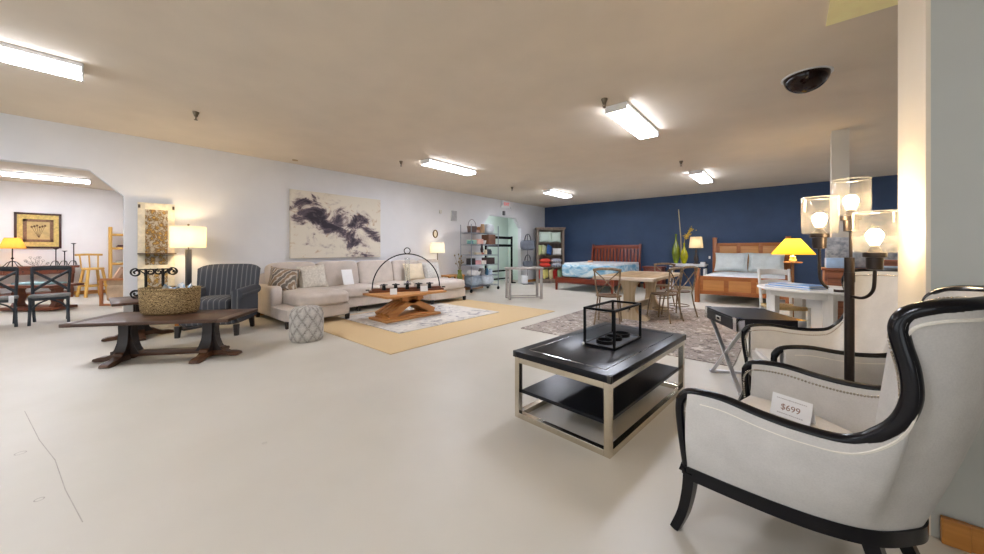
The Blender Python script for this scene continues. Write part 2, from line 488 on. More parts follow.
# exit sign and wall devices on the left wall
t = thing('exit_sign', 'white exit sign with red letters above the mint opening', 'sign', (0, 9.4, 2.80))
MB().box((.035, 0, 0), (.07, .42, .25), bev=.006).build('housing', WHITEP, t, smooth=0)
RED = emit('red exit lettering', (226, 40, 38), .55)
text('lettering', 'EXIT', .145, RED, t, (.0715, 0, 0), (R(90), 0, R(90)))
for s_ in (-1, 1):
    l = MB().cyl((.03, s_*.21, -.08), (.03, s_*.25, -.085), .022).cyl((.03, s_*.25, -.085), (.085, s_*.262, -.10), .03, .045).build('lamp_head', WHITEP, t)
tag(MB().box((.03, 9.3, 2.49), (.06, .09, .15), bev=.006).build('alarm_box', plain('grey box', (105, 108, 112), .5), smooth=0), 'small grey alarm box on the wall right below the exit sign', 'alarm box')
t = thing('wall_speaker', 'off white flat speaker high on the wall left of the wire shelves', 'speaker', (0, 6.95, 2.22))
MB().box((.03, 0, 0), (.06, .2, .3), bev=.006).build('cabinet', plain('offwhite plastic', (205, 205, 205), .5), t, smooth=0)
MB().box((.0615, 0, 0), (.004, .18, .28)).build('grille', plain('grey grille cloth', (182, 182, 184), .9, bump=.4, bscale=300), t, smooth=0)
tag(MB().box((.02, 6.45, 2.30), (.04, .07, .1), bev=.006).build('strobe_box', plain('offwhite strobe', (214, 212, 206), .5), smooth=0), 'tiny white box high on the wall beside the flat speaker', 'strobe')
t = thing('oval_ornament', 'small oval bronze ornament on the wall over the pleated lamp', 'ornament', (0, 6.26, 1.67))
MB().tube([(.02, .075*math.cos(a*PI/12), .1*math.sin(a*PI/12)) for a in range(24)], .016, 8, closed=True).build('rim', plain('bronze', (126, 102, 62), .4, .6), t)
MB().ball((.012, 0, 0), (.012, .07, .095)).build('face', plain('cream enamel', (224, 214, 190), .4), t)
# ---------------------------------------------------------------- wingback armchairs
LINEN = fabric('oatmeal linen', (198, 194, 189), .04, 520, bump=.3)
PIPE = fabric('ivory piping', (226, 220, 208), .03, 400)
SATIN = plain('glossy black lacquer', (6, 6, 14), .2, var=.1, spec=.35)
STUD = plain('silver nailhead', (196, 190, 180), .25, 1)
def wingback(label):
    t = thing('wingback_armchair', label, 'armchair', group=None)
    Rr = [(-.004, -.362, .29), (-.024, -.362, .42), (-.034, -.362, .53), (-.022, -.36, .582), (.02, -.36, .613), (.135, -.362, .626), (.265, -.364, .613),
          (.385, -.365, .611), (.505, -.366, .630), (.592, -.37, .705), (.628, -.374, .795), (.627, -.375, .88),
          (.610, -.375, .96), (.606, -.374, 1.005), (.624, -.368, 1.040), (.67, -.352, 1.062), (.725, -.30, 1.070),
          (.77, -.19, 1.076), (.79, 0, 1.08)]
    Bb = [(0, -.355), (0, -.355), (.0, -.355), (.004, -.354), (.03, -.35), (.14, -.332), (.27, -.305), (.37, -.275), (.44, -.243), (.475, -.222), (.497, -.206),
          (.515, -.19), (.53, -.175), (.542, -.16), (.553, -.143), (.57, -.112), (.585, -.08), (.602, -.04), (.607, 0)]
    B3 = [(x, y, .29) for x, y in Bb]
    full = lambda L: L+[(x, -y, z) for x, y, z in L[-2::-1]]
    Tp = spline(full(Rr), 5); Bp = spline(full(B3), 5); n = len(Tp)
    def inward(p, d):
        c = Vector((min(p.x-.02, .30), 0, 0)); v = Vector((c.x-p.x, -p.y, 0))
        k = min(1, max(0, (p.x-.3)/.25))
        v = Vector((v.x*k, v.y, 0))
        return p+v.normalized()*d if v.length > 1e-6 else p
    W = 9
    rows = []
    for a, b in zip(Tp, Bp):
        row = []
        for k in range(W+1):
            u = k/W
            q = b.lerp(a, u)
            o_ = inward(q, -.022*math.sin(PI*u)*min(1, (a.z-b.z)/.3))
            if a.x < .12: o_.x = max(o_.x, .008)
            row.append(o_)
        rows.append(row)
    MB().grid(rows).build('outer_upholstery', LINEN, t, 60)
    rows = []
    for a, b in zip(Tp, Bp):
        ai = inward(a, .046); bi = inward(b, .07); bi.z = min(.36, a.z)
        ai.x = max(ai.x, .006); bi.x = max(bi.x, .006)
        rows.append([bi.lerp(ai, k/W) for k in range(W+1)])
    MB().grid(rows).build('inner_upholstery', LINEN, t, 60)
    ctr = [inward(p, .022) for p in Tp]
    rr = []
    for i, p in enumerate(ctr):
        rr.append(.0225 if .66 < p.z else (.020 if .56 < p.z else .017))
    MB().tube(ctr, rr, 12).build('top_rail', SATIN, t, 60)
    # piping runs beside the rail on the outside, nailheads on the inside
    pp = []
    for i in range(22, n-22):
        a, b = Tp[i], Bp[i]; d = (b-a).normalized()
        pp.append(inward(a+d*.036, -.003))
    MB().tube(pp, .0055, 6).build('piping', PIPE, t)
    m = MB(); acc = 0; last = None
    for i in range(4, n-4):
        a, b = Tp[i], Bp[i]; ai = inward(a, .048); bi = inward(b, .07)
        d = (bi-ai).normalized(); q = inward(ai+d*.028, .002)
        if last is not None:
            seg = q-last; L = seg.length; k = int(L/.0145)+1
            for j in range(k):
                m.ball(last+seg*(j/k), .0052, 6)
        last = q
    m.build('nailhead_trim', STUD, t)
    # bottom rail, seat rail, cushion, legs
    br = [inward(Vector((p.x, p.y, .275)), .015) for p in Bp]
    MB().tube(br, .036, 4, square=True).build('bottom_rail', SATIN, t, 30)
    MB().box((.008, 0, .27), (.045, .70, .055), bev=.008).build('front_rail', SATIN, t)
    MB().box((.012, 0, .335), (.05, .62, .09), bev=.01).build('front_apron', LINEN, t)
    prof = [(.0, -.275), (.14, -.262), (.28, -.24), (.40, -.20), (.48, -.14), (.52, -.06), (.52, .06), (.48, .14), (.40, .20), (.28, .24), (.14, .262), (.0, .275)]
    m = MB(); m.prism(prof, 'z', .30, .465)
    es = [e for e in m.bm.edges]
    bmesh.ops.bevel(m.bm, geom=es, offset=.022, segments=3, affect='EDGES')
    m.build('seat_cushion', LINEN, t, 50)
    for s_ in (-1, 1):
        MB().tube(spline([(.012, s_*.337, .275), (.004, s_*.338, .19), (-.016, s_*.342, .09), (-.05, s_*.347, 0)], 4),
                  [.032-.0007*i for i in range(13)], square=True).build('leg', SATIN, t, 30)
        MB().tube(spline([(.50, s_*.155, .275), (.53, s_*.155, .17), (.60, s_*.16, 0)], 4), [.034-.001*i for i in range(9)], square=True).build('leg', SATIN, t, 30)
    return t
AX = math.atan2(-.267, .964)
c1 = at(wingback('oatmeal wingback armchair with black rail, nearest the viewer, holding a price card'), (7.225, 2.0, 0), AX)
c2 = dup(c1, 'oatmeal wingback armchair standing behind the black three-bulb floor lamp', (7.325, 3.10, 0), math.atan2(.3, .954))
# price card standing on the near seat
INK = plain('warm grey ink', (150, 118, 104), .8)
INKL = plain('pale grey ink', (186, 182, 180), .8)
t = thing('price_card', 'white folded price card reading $699 on the near armchair seat', 'price card', (7.475, 2.052, .466), R(-24))
h_ = .092; d_ = .026
m = MB()
m.bm.faces.new(m._v([(-.074, -d_, 0), (.074, -d_, 0), (.074, 0, h_), (-.074, 0, h_)]))
m.bm.faces.new(m._v([(-.074, 0, h_), (.074, 0, h_), (.074, d_, 0), (-.074, d_, 0)]))
m.build('card', WHITE, t, smooth=0, weld=True)
al = math.atan2(d_, h_)
def onc(u, name, body, size, mt):
    text(name, body, size, mt, t, (0, -d_*(1-u)-.0012, h_*u), (PI/2-al, 0, 0))
onc(.46, 'price_lettering', '$699', .036, INK)
m = MB()
random.seed(3)
for u, n_, wd in ((.82, 15, .11), (.17, 13, .094)):
    x = -wd/2
    while x < wd/2:
        q = random.uniform(.003, .007)
        m.box((x+q/2, -d_*(1-u)-.001, h_*u), (q, .0004, .004), rot=Matrix.Rotation(-al, 4, 'X'))
        x += q+.0022
m.build('small_print', INKL, t, smooth=0)

# ---------------------------------------------------------------- floor lamp with three glass shades
BRONZE = plain('dark bronze', (52, 44, 40), .38, .7)
BULB = emit('warm bulb', (255, 224, 176), 110)
SHGL = glass('clear lamp glass', (250, 250, 248), .05, .035)
RIMG = glass('glass rim', (250, 250, 248), .5, .35)
lamp = thing('floor_lamp', 'black floor lamp with three clear glass shades between the wingback armchairs', 'floor lamp', (7.71, 2.64, 0))
MB().lathe([(.13, 0), (.13, .012), (.12, .022), (.03, .034), (.02, .06)], seg=32).build('base', BRONZE, lamp)
MB().cyl((0, 0, .03), (0, 0, 1.18), .02, seg=20).cyl((0, 0, 1.05), (0, 0, 1.1), .0225, seg=20).build('pole', BRONZE, lamp)
for dx, dy, zb, zj in ((-.115, .02, 1.30, 1.00), (.015, .10, 1.395, 1.06), (.075, -.125, 1.195, .975)):
    d = Vector((dx, dy, 0))
    MB().tube(spline([(0, 0, zj), d*.55+Vector((0, 0, zj+.0)), d*.92+Vector((0, 0, zj+.04)), d+Vector((0, 0, zj+.11)), d+Vector((0, 0, zb-.02))], 5), .0075, 10).build('arm', BRONZE, lamp)
    s_ = MB().lathe([(.012, -.075), (.03, -.07), (.031, -.012), (.042, -.01), (.042, .012), (.03, .014), (.016, .04), (.016, .05)], c=(dx, dy, zb), seg=24).build('socket', BRONZE, lamp)
    sh = MB().lathe([(.04, .012), (.07, .013), (.0775, .022), (.0785, .06), (.0785, .20), (.0765, .212)], c=(dx, dy, zb), seg=40, cap=False).build('glass_shade', SHGL, lamp)
    MB().tube([(dx+.0768*math.cos(a*PI/20), dy+.0768*math.sin(a*PI/20), zb+.212) for a in range(40)], .0022, 6, closed=True).build('rim', RIMG, sh)
    MB().lathe([(.001, .128), (.018, .124), (.030, .106), (.031, .092), (.024, .07), (.016, .054), (.015, .045)], c=(dx, dy, zb), seg=20).build('bulb', BULB, s_)
tg = MB().box((-.072, -.02, 1.0), (.001, .035, .03), rz=R(30)).build('paper_tag', WHITE, lamp, smooth=0)

# ---------------------------------------------------------------- black coffee table with chrome frame
NICK = plain('brushed nickel frame', (205, 196, 180), .2, 1, var=.03)
BLKTOP = wood('black stained table top', (9, 10, 15), (20, 21, 28), 'y', .3, 30, spec=.22)
ct = thing('coffee_table', 'black topped coffee table with shiny nickel frame on the bare floor', 'coffee table', (6.36, 2.70, 0), R(-4.3))
X2, Y2 = .368, .70
m = MB().box((0, 0, .4625), (2*X2+.02, 2*Y2+.02, .045), bev=.006)
m.build('top', BLKTOP, ct)
m = MB()
for x0, y0, x1, y1 in ((-.3, -.62, .3, -.62), (-.3, .62, .3, .62), (-.3, -.62, -.3, .62), (.3, -.62, .3, .62)):
    m.bar((x0, y0, .4852), (x1, y1, .4852), .006, .0012)
m.build('inlay', CHROME, ct, smooth=0)
PEW = plain('dark pewter corner', (62, 60, 58), .3, .8)
for sx in (-1, 1):
    for sy in (-1, 1): MB().box((sx*(X2-.004), sy*(Y2-.004), .4625), (.03, .03, .047), bev=.006).build('corner_cap', PEW, ct)
for sx in (-1, 1):
    for sy in (-1, 1):
        MB().box((sx*(X2-.02), sy*(Y2-.02), .22), (.04, .04, .44), bev=.002).build('leg', NICK, ct, smooth=0)
for z in (.42, .02):
    m = MB()
    for sy in (-1, 1): m.box((0, sy*(Y2-.02), z), (2*X2-.08, .04, .04), bev=.002)
    for sx in (-1, 1): m.box((sx*(X2-.02), 0, z), (.04, 2*Y2-.08, .04), bev=.002)
    m.build('frame', NICK, ct, smooth=0)
MB().box((0, 0, .185), (2*X2-.07, 2*Y2-.07, .025), bev=.003).build('shelf', BLKTOP, ct, smooth=0)
# open black candle stand on it
t = thing('candle_stand', 'open black metal box frame with three rings on the black coffee table', 'candle holder', (6.395, 2.745, .4865), R(-3))
hx, hy, hz = .118, .25, .285
bx = .006
m = MB().box((0, 0, .007), (2*hx, 2*hy, .014)); m.build('base_plate', plain('gunmetal plate', (120, 126, 138), .25, .2), t, smooth=0)
m = MB()
for z in (.008, hz):
    m = MB()
    for s_ in (-1, 1):
        m.box((0, s_*hy, z), (2*hx+.016, .016, .016)); m.box((s_*hx, 0, z), (.016, 2*hy, .016))
    m.build('frame_rail', BLACK, t, smooth=0)
for sx in (-1, 1):
    for sy in (-1, 1): MB().box((sx*hx, sy*hy, hz/2), (.016, .016, hz)).build('post', BLACK, t, smooth=0)
for k in (-1, 0, 1):
    m = MB().lathe([(.056, .016), (.066, .016), (.066, .042), (.056, .042), (.056, .016)], c=(0, k*.15, 0), seg=28, cap=False)
    m.build('ring_cup', BLACK, t)
tag(MB().ball((6.258, 2.488, .4985), (.010, .010, .013), 10).build('white_tag', WHITE), 'tiny white tag by the corner of the black candle stand', 'tag')

# ---------------------------------------------------------------- black campaign side table with chrome X legs
dk = thing('side_table', 'black campaign side table with crossed chrome legs behind the coffee table', 'side table', (7.20, 3.90, 0), R(29))
DCH = plain('satin chrome', (222, 222, 226), .35, .85, var=.01)
# local y = long side (drawer faces -x side)
BW = wood('black campaign wood', (10, 11, 17), (20, 21, 28), 'y', .34, 24, spec=.25)
MB().box((0, 0, .595), (.50, .64, .11), bev=.004).build('case', BW, dk, smooth=0)
MB().box((-.252, 0, .593), (.008, .52, .085), bev=.002).build('drawer', BW, dk, smooth=0)
m = MB().box((-.258, 0, .593), (.006, .10, .045), bev=.002); pl = m.build('handle_plate', CHROME, dk, smooth=0)
MB().box((-.262, 0, .593), (.003, .05, .02)).build('handle_recess', BLACK, pl, smooth=0)
m = MB()
for sx in (-1, 1):
    for sy in (-1, 1):
        m.box((sx*.232, sy*.318, .6515), (.038, .008, .003)); m.box((sx*.248, sy*.302, .6515), (.008, .038, .003))
        m.box((sx*.226, sy*.296, .651), (.05, .05, .002)); m.box((sx*.2515, sy*.29, .595), (.003, .06, .109)); m.box((sx*.22, sy*.3215, .595), (.06, .003, .109))
m.build('corner_mount', CHROME, dk, smooth=0)
for sx in (-1, 1):
    for s_ in (-1, 1):
        MB().bar((sx*.20+s_*.004, -s_*.29, .54), (sx*.20+s_*.004, s_*.29, .012), .035, .014, bev=.004).build('leg', DCH, dk, smooth=0)
for s_ in (-1, 1):
    MB().box((0, s_*.29, .012), (.44, .03, .024), bev=.002).build('foot_bar', DCH, dk, smooth=0)
# ---------------------------------------------------------------- rugs
JUTE = stripes('jute weave', [(.2, (204, 176, 132)), (.8, (219, 194, 154))], 45, 'X', dist=1.2)
tag(MB().box((2.58, 4.15, .005), (2.74, 3.74, .01), bev=.003).build('jute_rug', JUTE), 'large tan jute rug in front of the sectional sofa', 'rug')
INR = mottled('faded cream rug', [(.36, (150, 146, 148)), (.47, (206, 200, 194)), (.7, (226, 220, 210))], 5, 8, dist=1.4)
tag(MB().box((2.27, 4.05, .015), (1.86, 2.28, .009), bev=.003).build('patterned_rug', INR), 'faded cream and grey rug lying on the jute rug under the oak coffee table', 'rug')
GRR = mottled('distressed grey brown rug', [(.40, (108, 98, 94)), (.47, (176, 165, 156)), (.53, (142, 130, 123)), (.61, (206, 197, 188))], 9, 12, dist=1.2, bump=.4)
tag(MB().box((5.67, 6.25, .006), (2.72, 3.78, .012), bev=.003).build('distressed_rug', GRR), 'distressed grey brown rug under the weathered dining table', 'rug')

# ---------------------------------------------------------------- dining table and metal chairs
BLOND = wood('weathered blond wood', (176, 154, 124), (206, 188, 160), 'y', .6, 12)
BLONDT = wood('weathered blond top wood', (158, 124, 82), (200, 172, 130), 'y', .5, 11)
BLONDZ = wood('weathered blond post wood', (178, 154, 120), (208, 190, 160), 'z', .6, 10)
GREYEND = wood('grey weathered board', (178, 160, 140), (206, 190, 170), 'x', .55, 12)
RZ = .012
dt = thing('dining_table', 'weathered blond trestle dining table on the distressed rug', 'dining table', (5.35, 6.78, RZ))
m = MB()
for k in range(5): m.box((-.34+.17*k, 0, .725), (.166, 1.62, .05), bev=.004)
m.build('tabletop', BLONDT, dt)
for s_ in (-1, 1): MB().box((0, s_*.915, .725), (1.0, .19, .052), bev=.005).build('breadboard_end', GREYEND, dt)
for s_ in (-1, 1): MB().box((s_*.465, 0, .725), (.07, 1.63, .051), bev=.004).build('edge_board', BLOND, dt)
def trestle_prof():
    h = [(.30, 0), (.33, .02), (.33, .06), (.27, .09), (.19, .10), (.14, .14), (.10, .22), (.082, .32), (.082, .44), (.095, .52), (.12, .60), (.16, .64), (.16, .70)]
    return [(x, z) for x, z in h]+[(-x, z) for x, z in reversed(h)]
for s_ in (-1, 1):
    m = MB().prism(trestle_prof(), 'y', s_*.62-.05, s_*.62+.05)
    m.build('trestle', BLONDZ, dt, 30)
MB().box((0, 0, .19), (.05, 1.5, .11), bev=.006).build('stretcher', BLOND, dt)
m = MB()
for s_ in (-1, 1): m.box((0, s_*.70, .19), (.09, .02, .035))
m.build('wedge', plain('dark wedge wood', (84, 66, 48), .6), dt, smooth=0)
CHM = plain('antique bronze chair metal', (128, 110, 88), .45, .55, var=.25, scale=16)
CHS = plain('worn brown chair seat', (112, 88, 64), .5, .2, var=.2)
def xchair(label):
    """metal bistro chair, seat front towards +y, back at -y"""
    t = thing('dining_chair', label, 'chair', group='bronze cross back dining chairs')
    m = MB().lathe([(.17, .44), (.2, .445), (.205, .455), (.2, .466), (.12, .46)], sx=1, sy=.98, seg=28); m.build('seat', CHS, t)
    for s_ in (-1, 1):
        MB().tube(spline([(s_*.15, .14, .445), (s_*.165, .165, .3), (s_*.185, .20, 0)], 4), .0125, 8).build('leg', CHM, t)
        MB().tube(spline([(s_*.15, -.16, .445), (s_*.17, -.18, .25), (s_*.20, -.235, 0)], 4), .0125, 8).build('leg', CHM, t)
        MB().tube(spline([(s_*.15, -.16, .44), (s_*.175, -.19, .62), (s_*.20, -.225, .90)], 5), .013, 8).build('back_post', CHM, t)
    MB().tube(spline([(-.215, -.222, .885), (-.1, -.242, .905), (0, -.247, .908), (.1, -.242, .905), (.215, -.222, .885)], 5), .017, 8, flat=(1, 1.3)).build('top_rail', CHM, t)
    m = MB()
    for s_ in (-1, 1):
        m.tube(spline([(-s_*.19, -.222, .87), (0, -.214+.008*s_, .69), (s_*.15, -.175, .5)], 5), .0095, 8)
    m.build('cross_brace', CHM, t)
    m = MB().tube([(.172*math.cos(a*PI/12), .178*math.sin(a*PI/12)-.005, .2) for a in range(24)], .008, 8, closed=True)
    m.build('foot_ring', CHM, t)
    return t
k1 = at(xchair('bronze cross back chair at the dining table end closest to the black coffee table'), (5.21, 5.59, RZ), R(16))
dup(k1, 'bronze cross back chair on the right of the dining table, nearer the viewer', (5.84, 6.42, RZ), R(74))
dup(k1, 'bronze cross back chair on the right of the dining table, nearer the wooden bed', (5.93, 7.04, RZ), R(62))
dup(k1, 'bronze cross back chair at the far end of the dining table', (5.42, 7.93, RZ), R(180))

# ---------------------------------------------------------------- white round table, its chair and the light blue folders
WPW = wood('white washed wood', (218, 216, 212), (236, 234, 230), 'x', .5, 10)
WPZ = wood('white washed leg wood', (216, 214, 210), (236, 234, 230), 'z', .5, 10)
wt = thing('round_table', 'white round dining table with light blue folders on it', 'table', (7.70, 5.75, 0), R(-27))
MB().lathe([(.50, .728), (.54, .732), (.55, .742), (.55, .754), (.543, .76)], seg=64).build('tabletop', WPW, wt)
MB().lathe([(.44, .66), (.44, .729)], seg=48, cap=False).lathe([(.42, .66), (.42, .729)], seg=48, cap=False).build('apron', WPW, wt)
for sx in (-1, 1):
    for sy in (-1, 1): MB().tube([(sx*.28, sy*.29, .72), (sx*.28, sy*.29, .5), (sx*.275, sy*.285, 0)], [.068, .066, .05], square=True).build('leg', WPZ, wt, 30)
BLUEF = plain('light blue folder', (112, 160, 214), .5, var=.03)
for k, (dx, dy, rz, lb) in enumerate(((0, 0, 8, 'flat light blue folder lying lowest on the white round table'), (.02, .015, 3, 'flat light blue folder lying on top of the other one'))):
    t = thing('folder', lb, 'folder', (7.53+dx, 5.60+dy, .7605+k*.0225), R(-38+rz))
    MB().box((0, 0, .011), (.48-.02*k, .33-.015*k, .022), bev=.004).build('cover', BLUEF, t)
    MB().box((.004, -.004, .011), (.475-.02*k, .326-.015*k, .011)).build('pages', WHITE, t)
RUSH = stripes('rush seat', [(.2, (176, 146, 98)), (.8, (212, 184, 136))], 40, 'X', dist=.8)
wc = thing('ladder_back_chair', 'white ladder back chair with rush seat behind the white round table', 'chair', (7.42, 6.13, 0), R(-153))
# seat front towards +y
MB().cush((0, 0, .45), (.42, .40, .05), 6).build('seat', RUSH, wc)
for s_ in (-1, 1):
    MB().tube([(s_*.19, .18, .47), (s_*.19, .18, 0)], [.018, .016], 10).build('leg', WPZ, wc)
    MB().tube(spline([(s_*.18, -.19, 0), (s_*.18, -.19, .46), (s_*.185, -.25, .95)], 5), .018, 10).build('back_post', WPZ, wc)
for z, h_ in ((.90, .075), (.76, .055), (.62, .055)):
    y0 = -.19-.06*((z-.46)/.49)
    pl = spline([(-.17, y0, z), (0, y0-.03, z+.015), (.17, y0, z)], 6)
    m = MB()
    V = [m._v([p+Vector((0, dy, dz)) for dy, dz in ((-.008, -h_/2), (.008, -h_/2), (.008, h_/2), (-.008, h_/2))]) for p in pl]
    for A, B in zip(V, V[1:]):
        for j in range(4): m.bm.faces.new((A[j], A[(j+1) % 4], B[(j+1) % 4], B[j]))
    m.bm.faces.new(V[0]); m.bm.faces.new(V[-1][::-1])
    m.build('back_slat', WPW, wc, 30)
m = MB()
for z in (.16, .28):
    for s_ in (-1, 1):
        m.cyl((s_*.19, -.19, z), (s_*.19, .18, z), .009, seg=8); m.cyl((-.19, s_*.185, z+.03), (.19, s_*.185, z+.03), .009, seg=8)
m.build('stretcher', WPZ, wc)

# ---------------------------------------------------------------- lamp with the yellow shade on a wooden stand
OAKD = wood('brown oak', (120, 78, 40), (156, 108, 62), 'z', .45)
yl = thing('tray_floor_lamp', 'floor lamp with wide yellow cone shade and small wooden tray by the white column', 'floor lamp', (7.52, 7.16, 0))
MB().lathe([(.16, 0), (.16, .02), (.04, .04), (.025, .07)], seg=28).build('base', OAKD, yl)
MB().cyl((0, 0, .04), (0, 0, 1.02), .017, seg=14).build('pole', OAKD, yl)
MB().lathe([(.10, 1.015), (.115, 1.02), (.115, 1.032), (.10, 1.036)], seg=28).build('tray', OAKD, yl)
YELS = shade_mat('yellow lampshade', (236, 186, 66), .08, .32)
MB().lathe([(.02, 1.036), (.05, 1.06), (.035, 1.09), (.04, 1.12), (.012, 1.13), (.012, 1.2)], seg=20).build('socket', plain('cream lamp socket', (240, 226, 170), .4), yl)
MB().lathe([(.27, 1.15), (.262, 1.165), (.10, 1.385), (.095, 1.395)], seg=44, cap=False).build('lamp_shade', YELS, yl)
point('yellow_lamp_glow', (7.52, 7.16, 1.25), 15, (1, .82, .5), .05)

# ---------------------------------------------------------------- wooden bed with grey pillows
OAK = wood('warm oak', (140, 78, 32), (180, 110, 52), 'x', .38, 10)
OAKP = wood('light oak panel', (176, 116, 56), (204, 146, 82), 'x', .4, 9)
OAKZ = wood('warm oak post', (132, 74, 32), (172, 104, 52), 'z', .38, 10)
def panel_board(m1, m2, t, w, y, z0, z1, npan, nm):
    """framed board across x, npan raised panels"""
    f = MB(); h_ = z1-z0; st = .09
    for z in (z0+st/2, z1-st/2): f.box((0, y, z), (w, .04, st), bev=.004)
    for k in range(npan+1):
        f.box((-w/2+st/2+k*(w-st)/npan, y, (z0+z1)/2), (st, .041, h_-.01), bev=.004)
    o = f.build(nm, m1, t)
    for k in range(npan):
        x = -w/2+st/2+(k+.5)*(w-st)/npan
        MB().box((x, y, (z0+z1)/2), ((w-st)/npan-st+.01, .022, h_-2*st+.01), bev=.004).build('panel', m2, o)
b2 = thing('panel_bed', 'warm oak panel bed with two grey pillows against the navy wall', 'bed', (6.66, 10.56, 0))
panel_board(OAK, OAKP, b2, 1.56, 1.28, .30, 1.42, 3, 'headboard')
panel_board(OAK, OAKP, b2, 1.56, -1.28, .20, .62, 3, 'footboard')
for sx in (-1, 1):
    m = MB().box((sx*.81, 1.28, .78), (.10, .10, 1.56), bev=.006).box((sx*.81, 1.28, 1.565), (.115, .115, .03), bev=.006); m.build('post', OAKZ, b2)
    m = MB().box((sx*.81, -1.28, .385), (.10, .10, .77), bev=.006).box((sx*.81, -1.28, .78), (.115, .115, .03), bev=.006); m.build('post', OAKZ, b2)
    MB().box((sx*.81, 0, .36), (.04, 2.46, .24), bev=.006).build('side_rail', wood('warm oak rail', (140, 78, 32), (180, 110, 52), 'y', .38, 10), b2)
t = tag(MB().cush((6.66, 10.56, .50), (1.54, 2.44, .26), 8).build('mattress', fabric('pale grey mattress', (196, 200, 200))), 'pale grey mattress in the oak panel bed', 'mattress')
GP = fabric('blue grey pillow', (196, 202, 200), .05, 380)
tag(MB().pillow((6.28, 11.45, .89), .76, .56, .20, Rm(-24)).build('bed_pillow', GP), 'large blue grey pillow on the oak bed, beside the small cream lamp', 'pillow')
tag(MB().pillow((7.03, 11.47, .89), .76, .56, .20, Rm(-24, 0, -3)).build('bed_pillow', GP), 'large blue grey pillow on the oak bed, next to the yellow lampshade', 'pillow')

# ---------------------------------------------------------------- white console, two bottle vases, small lamp
wcs = thing('console_table', 'white console table holding the green and yellow vases by the navy wall', 'console table', (5.18, 11.7, 0))
MB().box((0, 0, .79), (1.0, .40, .035), bev=.006).build('top', WHITEP, wcs)
MB().box((0, 0, .755), (.92, .34, .04)).build('apron', WHITEP, wcs, smooth=0)
for sx in (-1, 1):
    for sy in (-1, 1): MB().box((sx*.45, sy*.155, .34), (.045, .045, .68), bev=.004).build('leg', WHITEP, wcs, smooth=0)
def vase(label, x, y, c, h_, r):
    m = plain('glazed '+label[:18], c, .18, var=.2, scale=5, spec=.6)
    prof = [(.35*r, 0), (.5*r, .02), (.8*r, .18*h_), (r, .36*h_), (.86*r, .52*h_), (.45*r, .68*h_), (.24*r, .80*h_), (.2*r, .93*h_), (.28*r, h_), (.2*r, h_-.004), (.14*r, .9*h_)]
    o = MB().lathe(prof, seg=32).build('bottle_vase', m)
    return tag(at(o, (x, y, .81)), label, 'vase')
vase('tall olive green bottle vase on the white console', 4.86, 11.70, (112, 128, 22), .90, .115)
vase('yellow green bottle vase on the white console, shorter and beside the lamp', 5.10, 11.62, (168, 164, 16), .62, .105)
GOLD = plain('dried gold stem', (204, 172, 62), .7, var=.2)
t = thing('dried_branch', 'dried golden flower spray standing in the yellow green vase', 'dried flowers', (5.10, 11.62, 1.36))
m = MB().tube(spline([(0, 0, 0), (.02, 0, .2), (.10, -.02, .36), (.19, -.03, .46)], 5), .008, 6)
m.build('stem', GOLD, t)
m = MB(); random.seed(11)
for k in range(70):
    u = random.random()
    p = Vector((.04+.17*u, -.02, .22+.27*u))+Vector((random.gauss(0, .03), random.gauss(0, .03), random.gauss(0, .035)))
    m.ball(p, (.012, .012, .018), 6)
m.build('flower_head', GOLD, t)
t = tag(MB().tube([(4.99, 11.78, .815), (4.97, 11.80, 1.6), (4.90, 11.84, 2.47)], [.016, .015, .012], 8).build('bamboo_stick', plain('pale bamboo', (204, 188, 146), .6)), 'tall pale stick leaning behind the two bottle vases', 'stick')
sl = thing('table_lamp', 'small table lamp with cream square shade on the white console', 'table lamp', (5.40, 11.70, .81))
MB().lathe([(.075, 0), (.075, .02), (.04, .05), (.06, .12), (.05, .2), (.025, .3), (.035, .36), (.015, .42), (.012, .5)], seg=24).build('base', plain('dark turned base', (62, 52, 50), .5), sl)
CRS = shade_mat('cream lampshade', (232, 216, 184), .02, .4)
MB().tube([(0, 0, .47), (0, 0, .80)], [.225, .185], square=True, cap=False).build('lamp_shade', CRS, sl, 30)
point('cream_lamp_glow', (5.40, 11.70, 1.43), 2.5, (1, .86, .64), .04)
tag(MB().box((5.585, 11.62, .84), (.12, .08, .06), bev=.006).build('tissue_box', WHITE), 'small white box beside the lamp on the white console', 'box')
tag(MB().box((5.7, YB-.008, 1.0), (.05, .016, .08), bev=.004).build('wall_outlet', WHITEP, smooth=0), 'white outlet on the navy wall beside the oak headboard', 'outlet')

# ---------------------------------------------------------------- red brown sleigh bed, plastic wrapped mattress, night stand
MAH = wood('red mahogany', (92, 34, 18), (140, 58, 30), 'x', .3, 10)
MAHZ = wood('red mahogany upright', (100, 38, 20), (150, 64, 34), 'z', .3, 10)
b1 = thing('slat_bed', 'red mahogany slat bed with a plastic wrapped mattress', 'bed', (2.93, 10.6, 0))
def hb(z):
    return 1.17+.12*max(0, (z-.5)/.9)**1.6
m = MB()
for z, h_ in ((1.33, .13), (.72, .10)):
    m.box((0, hb(z), z), (1.64, .045, h_), bev=.01)
m.build('headboard_rail', MAH, b1)
for sx in (-1, 1):
    MB().tube([(sx*.82, hb(z), z) for z in (0, .3, .6, .8, 1.0, 1.2, 1.42)], .045, square=True).build('post', MAHZ, b1, 30)
for k in range(13):
    x = -.70+k*.1167
    MB().tube([(x, hb(z), z) for z in (.74, .95, 1.15, 1.30)], .028, square=True, flat=(.5, 1.9)).build('slat', MAHZ, b1, 30)
MB().box((0, -1.24, .30), (1.76, .05, .16), bev=.01).build('foot_rail', MAH, b1)
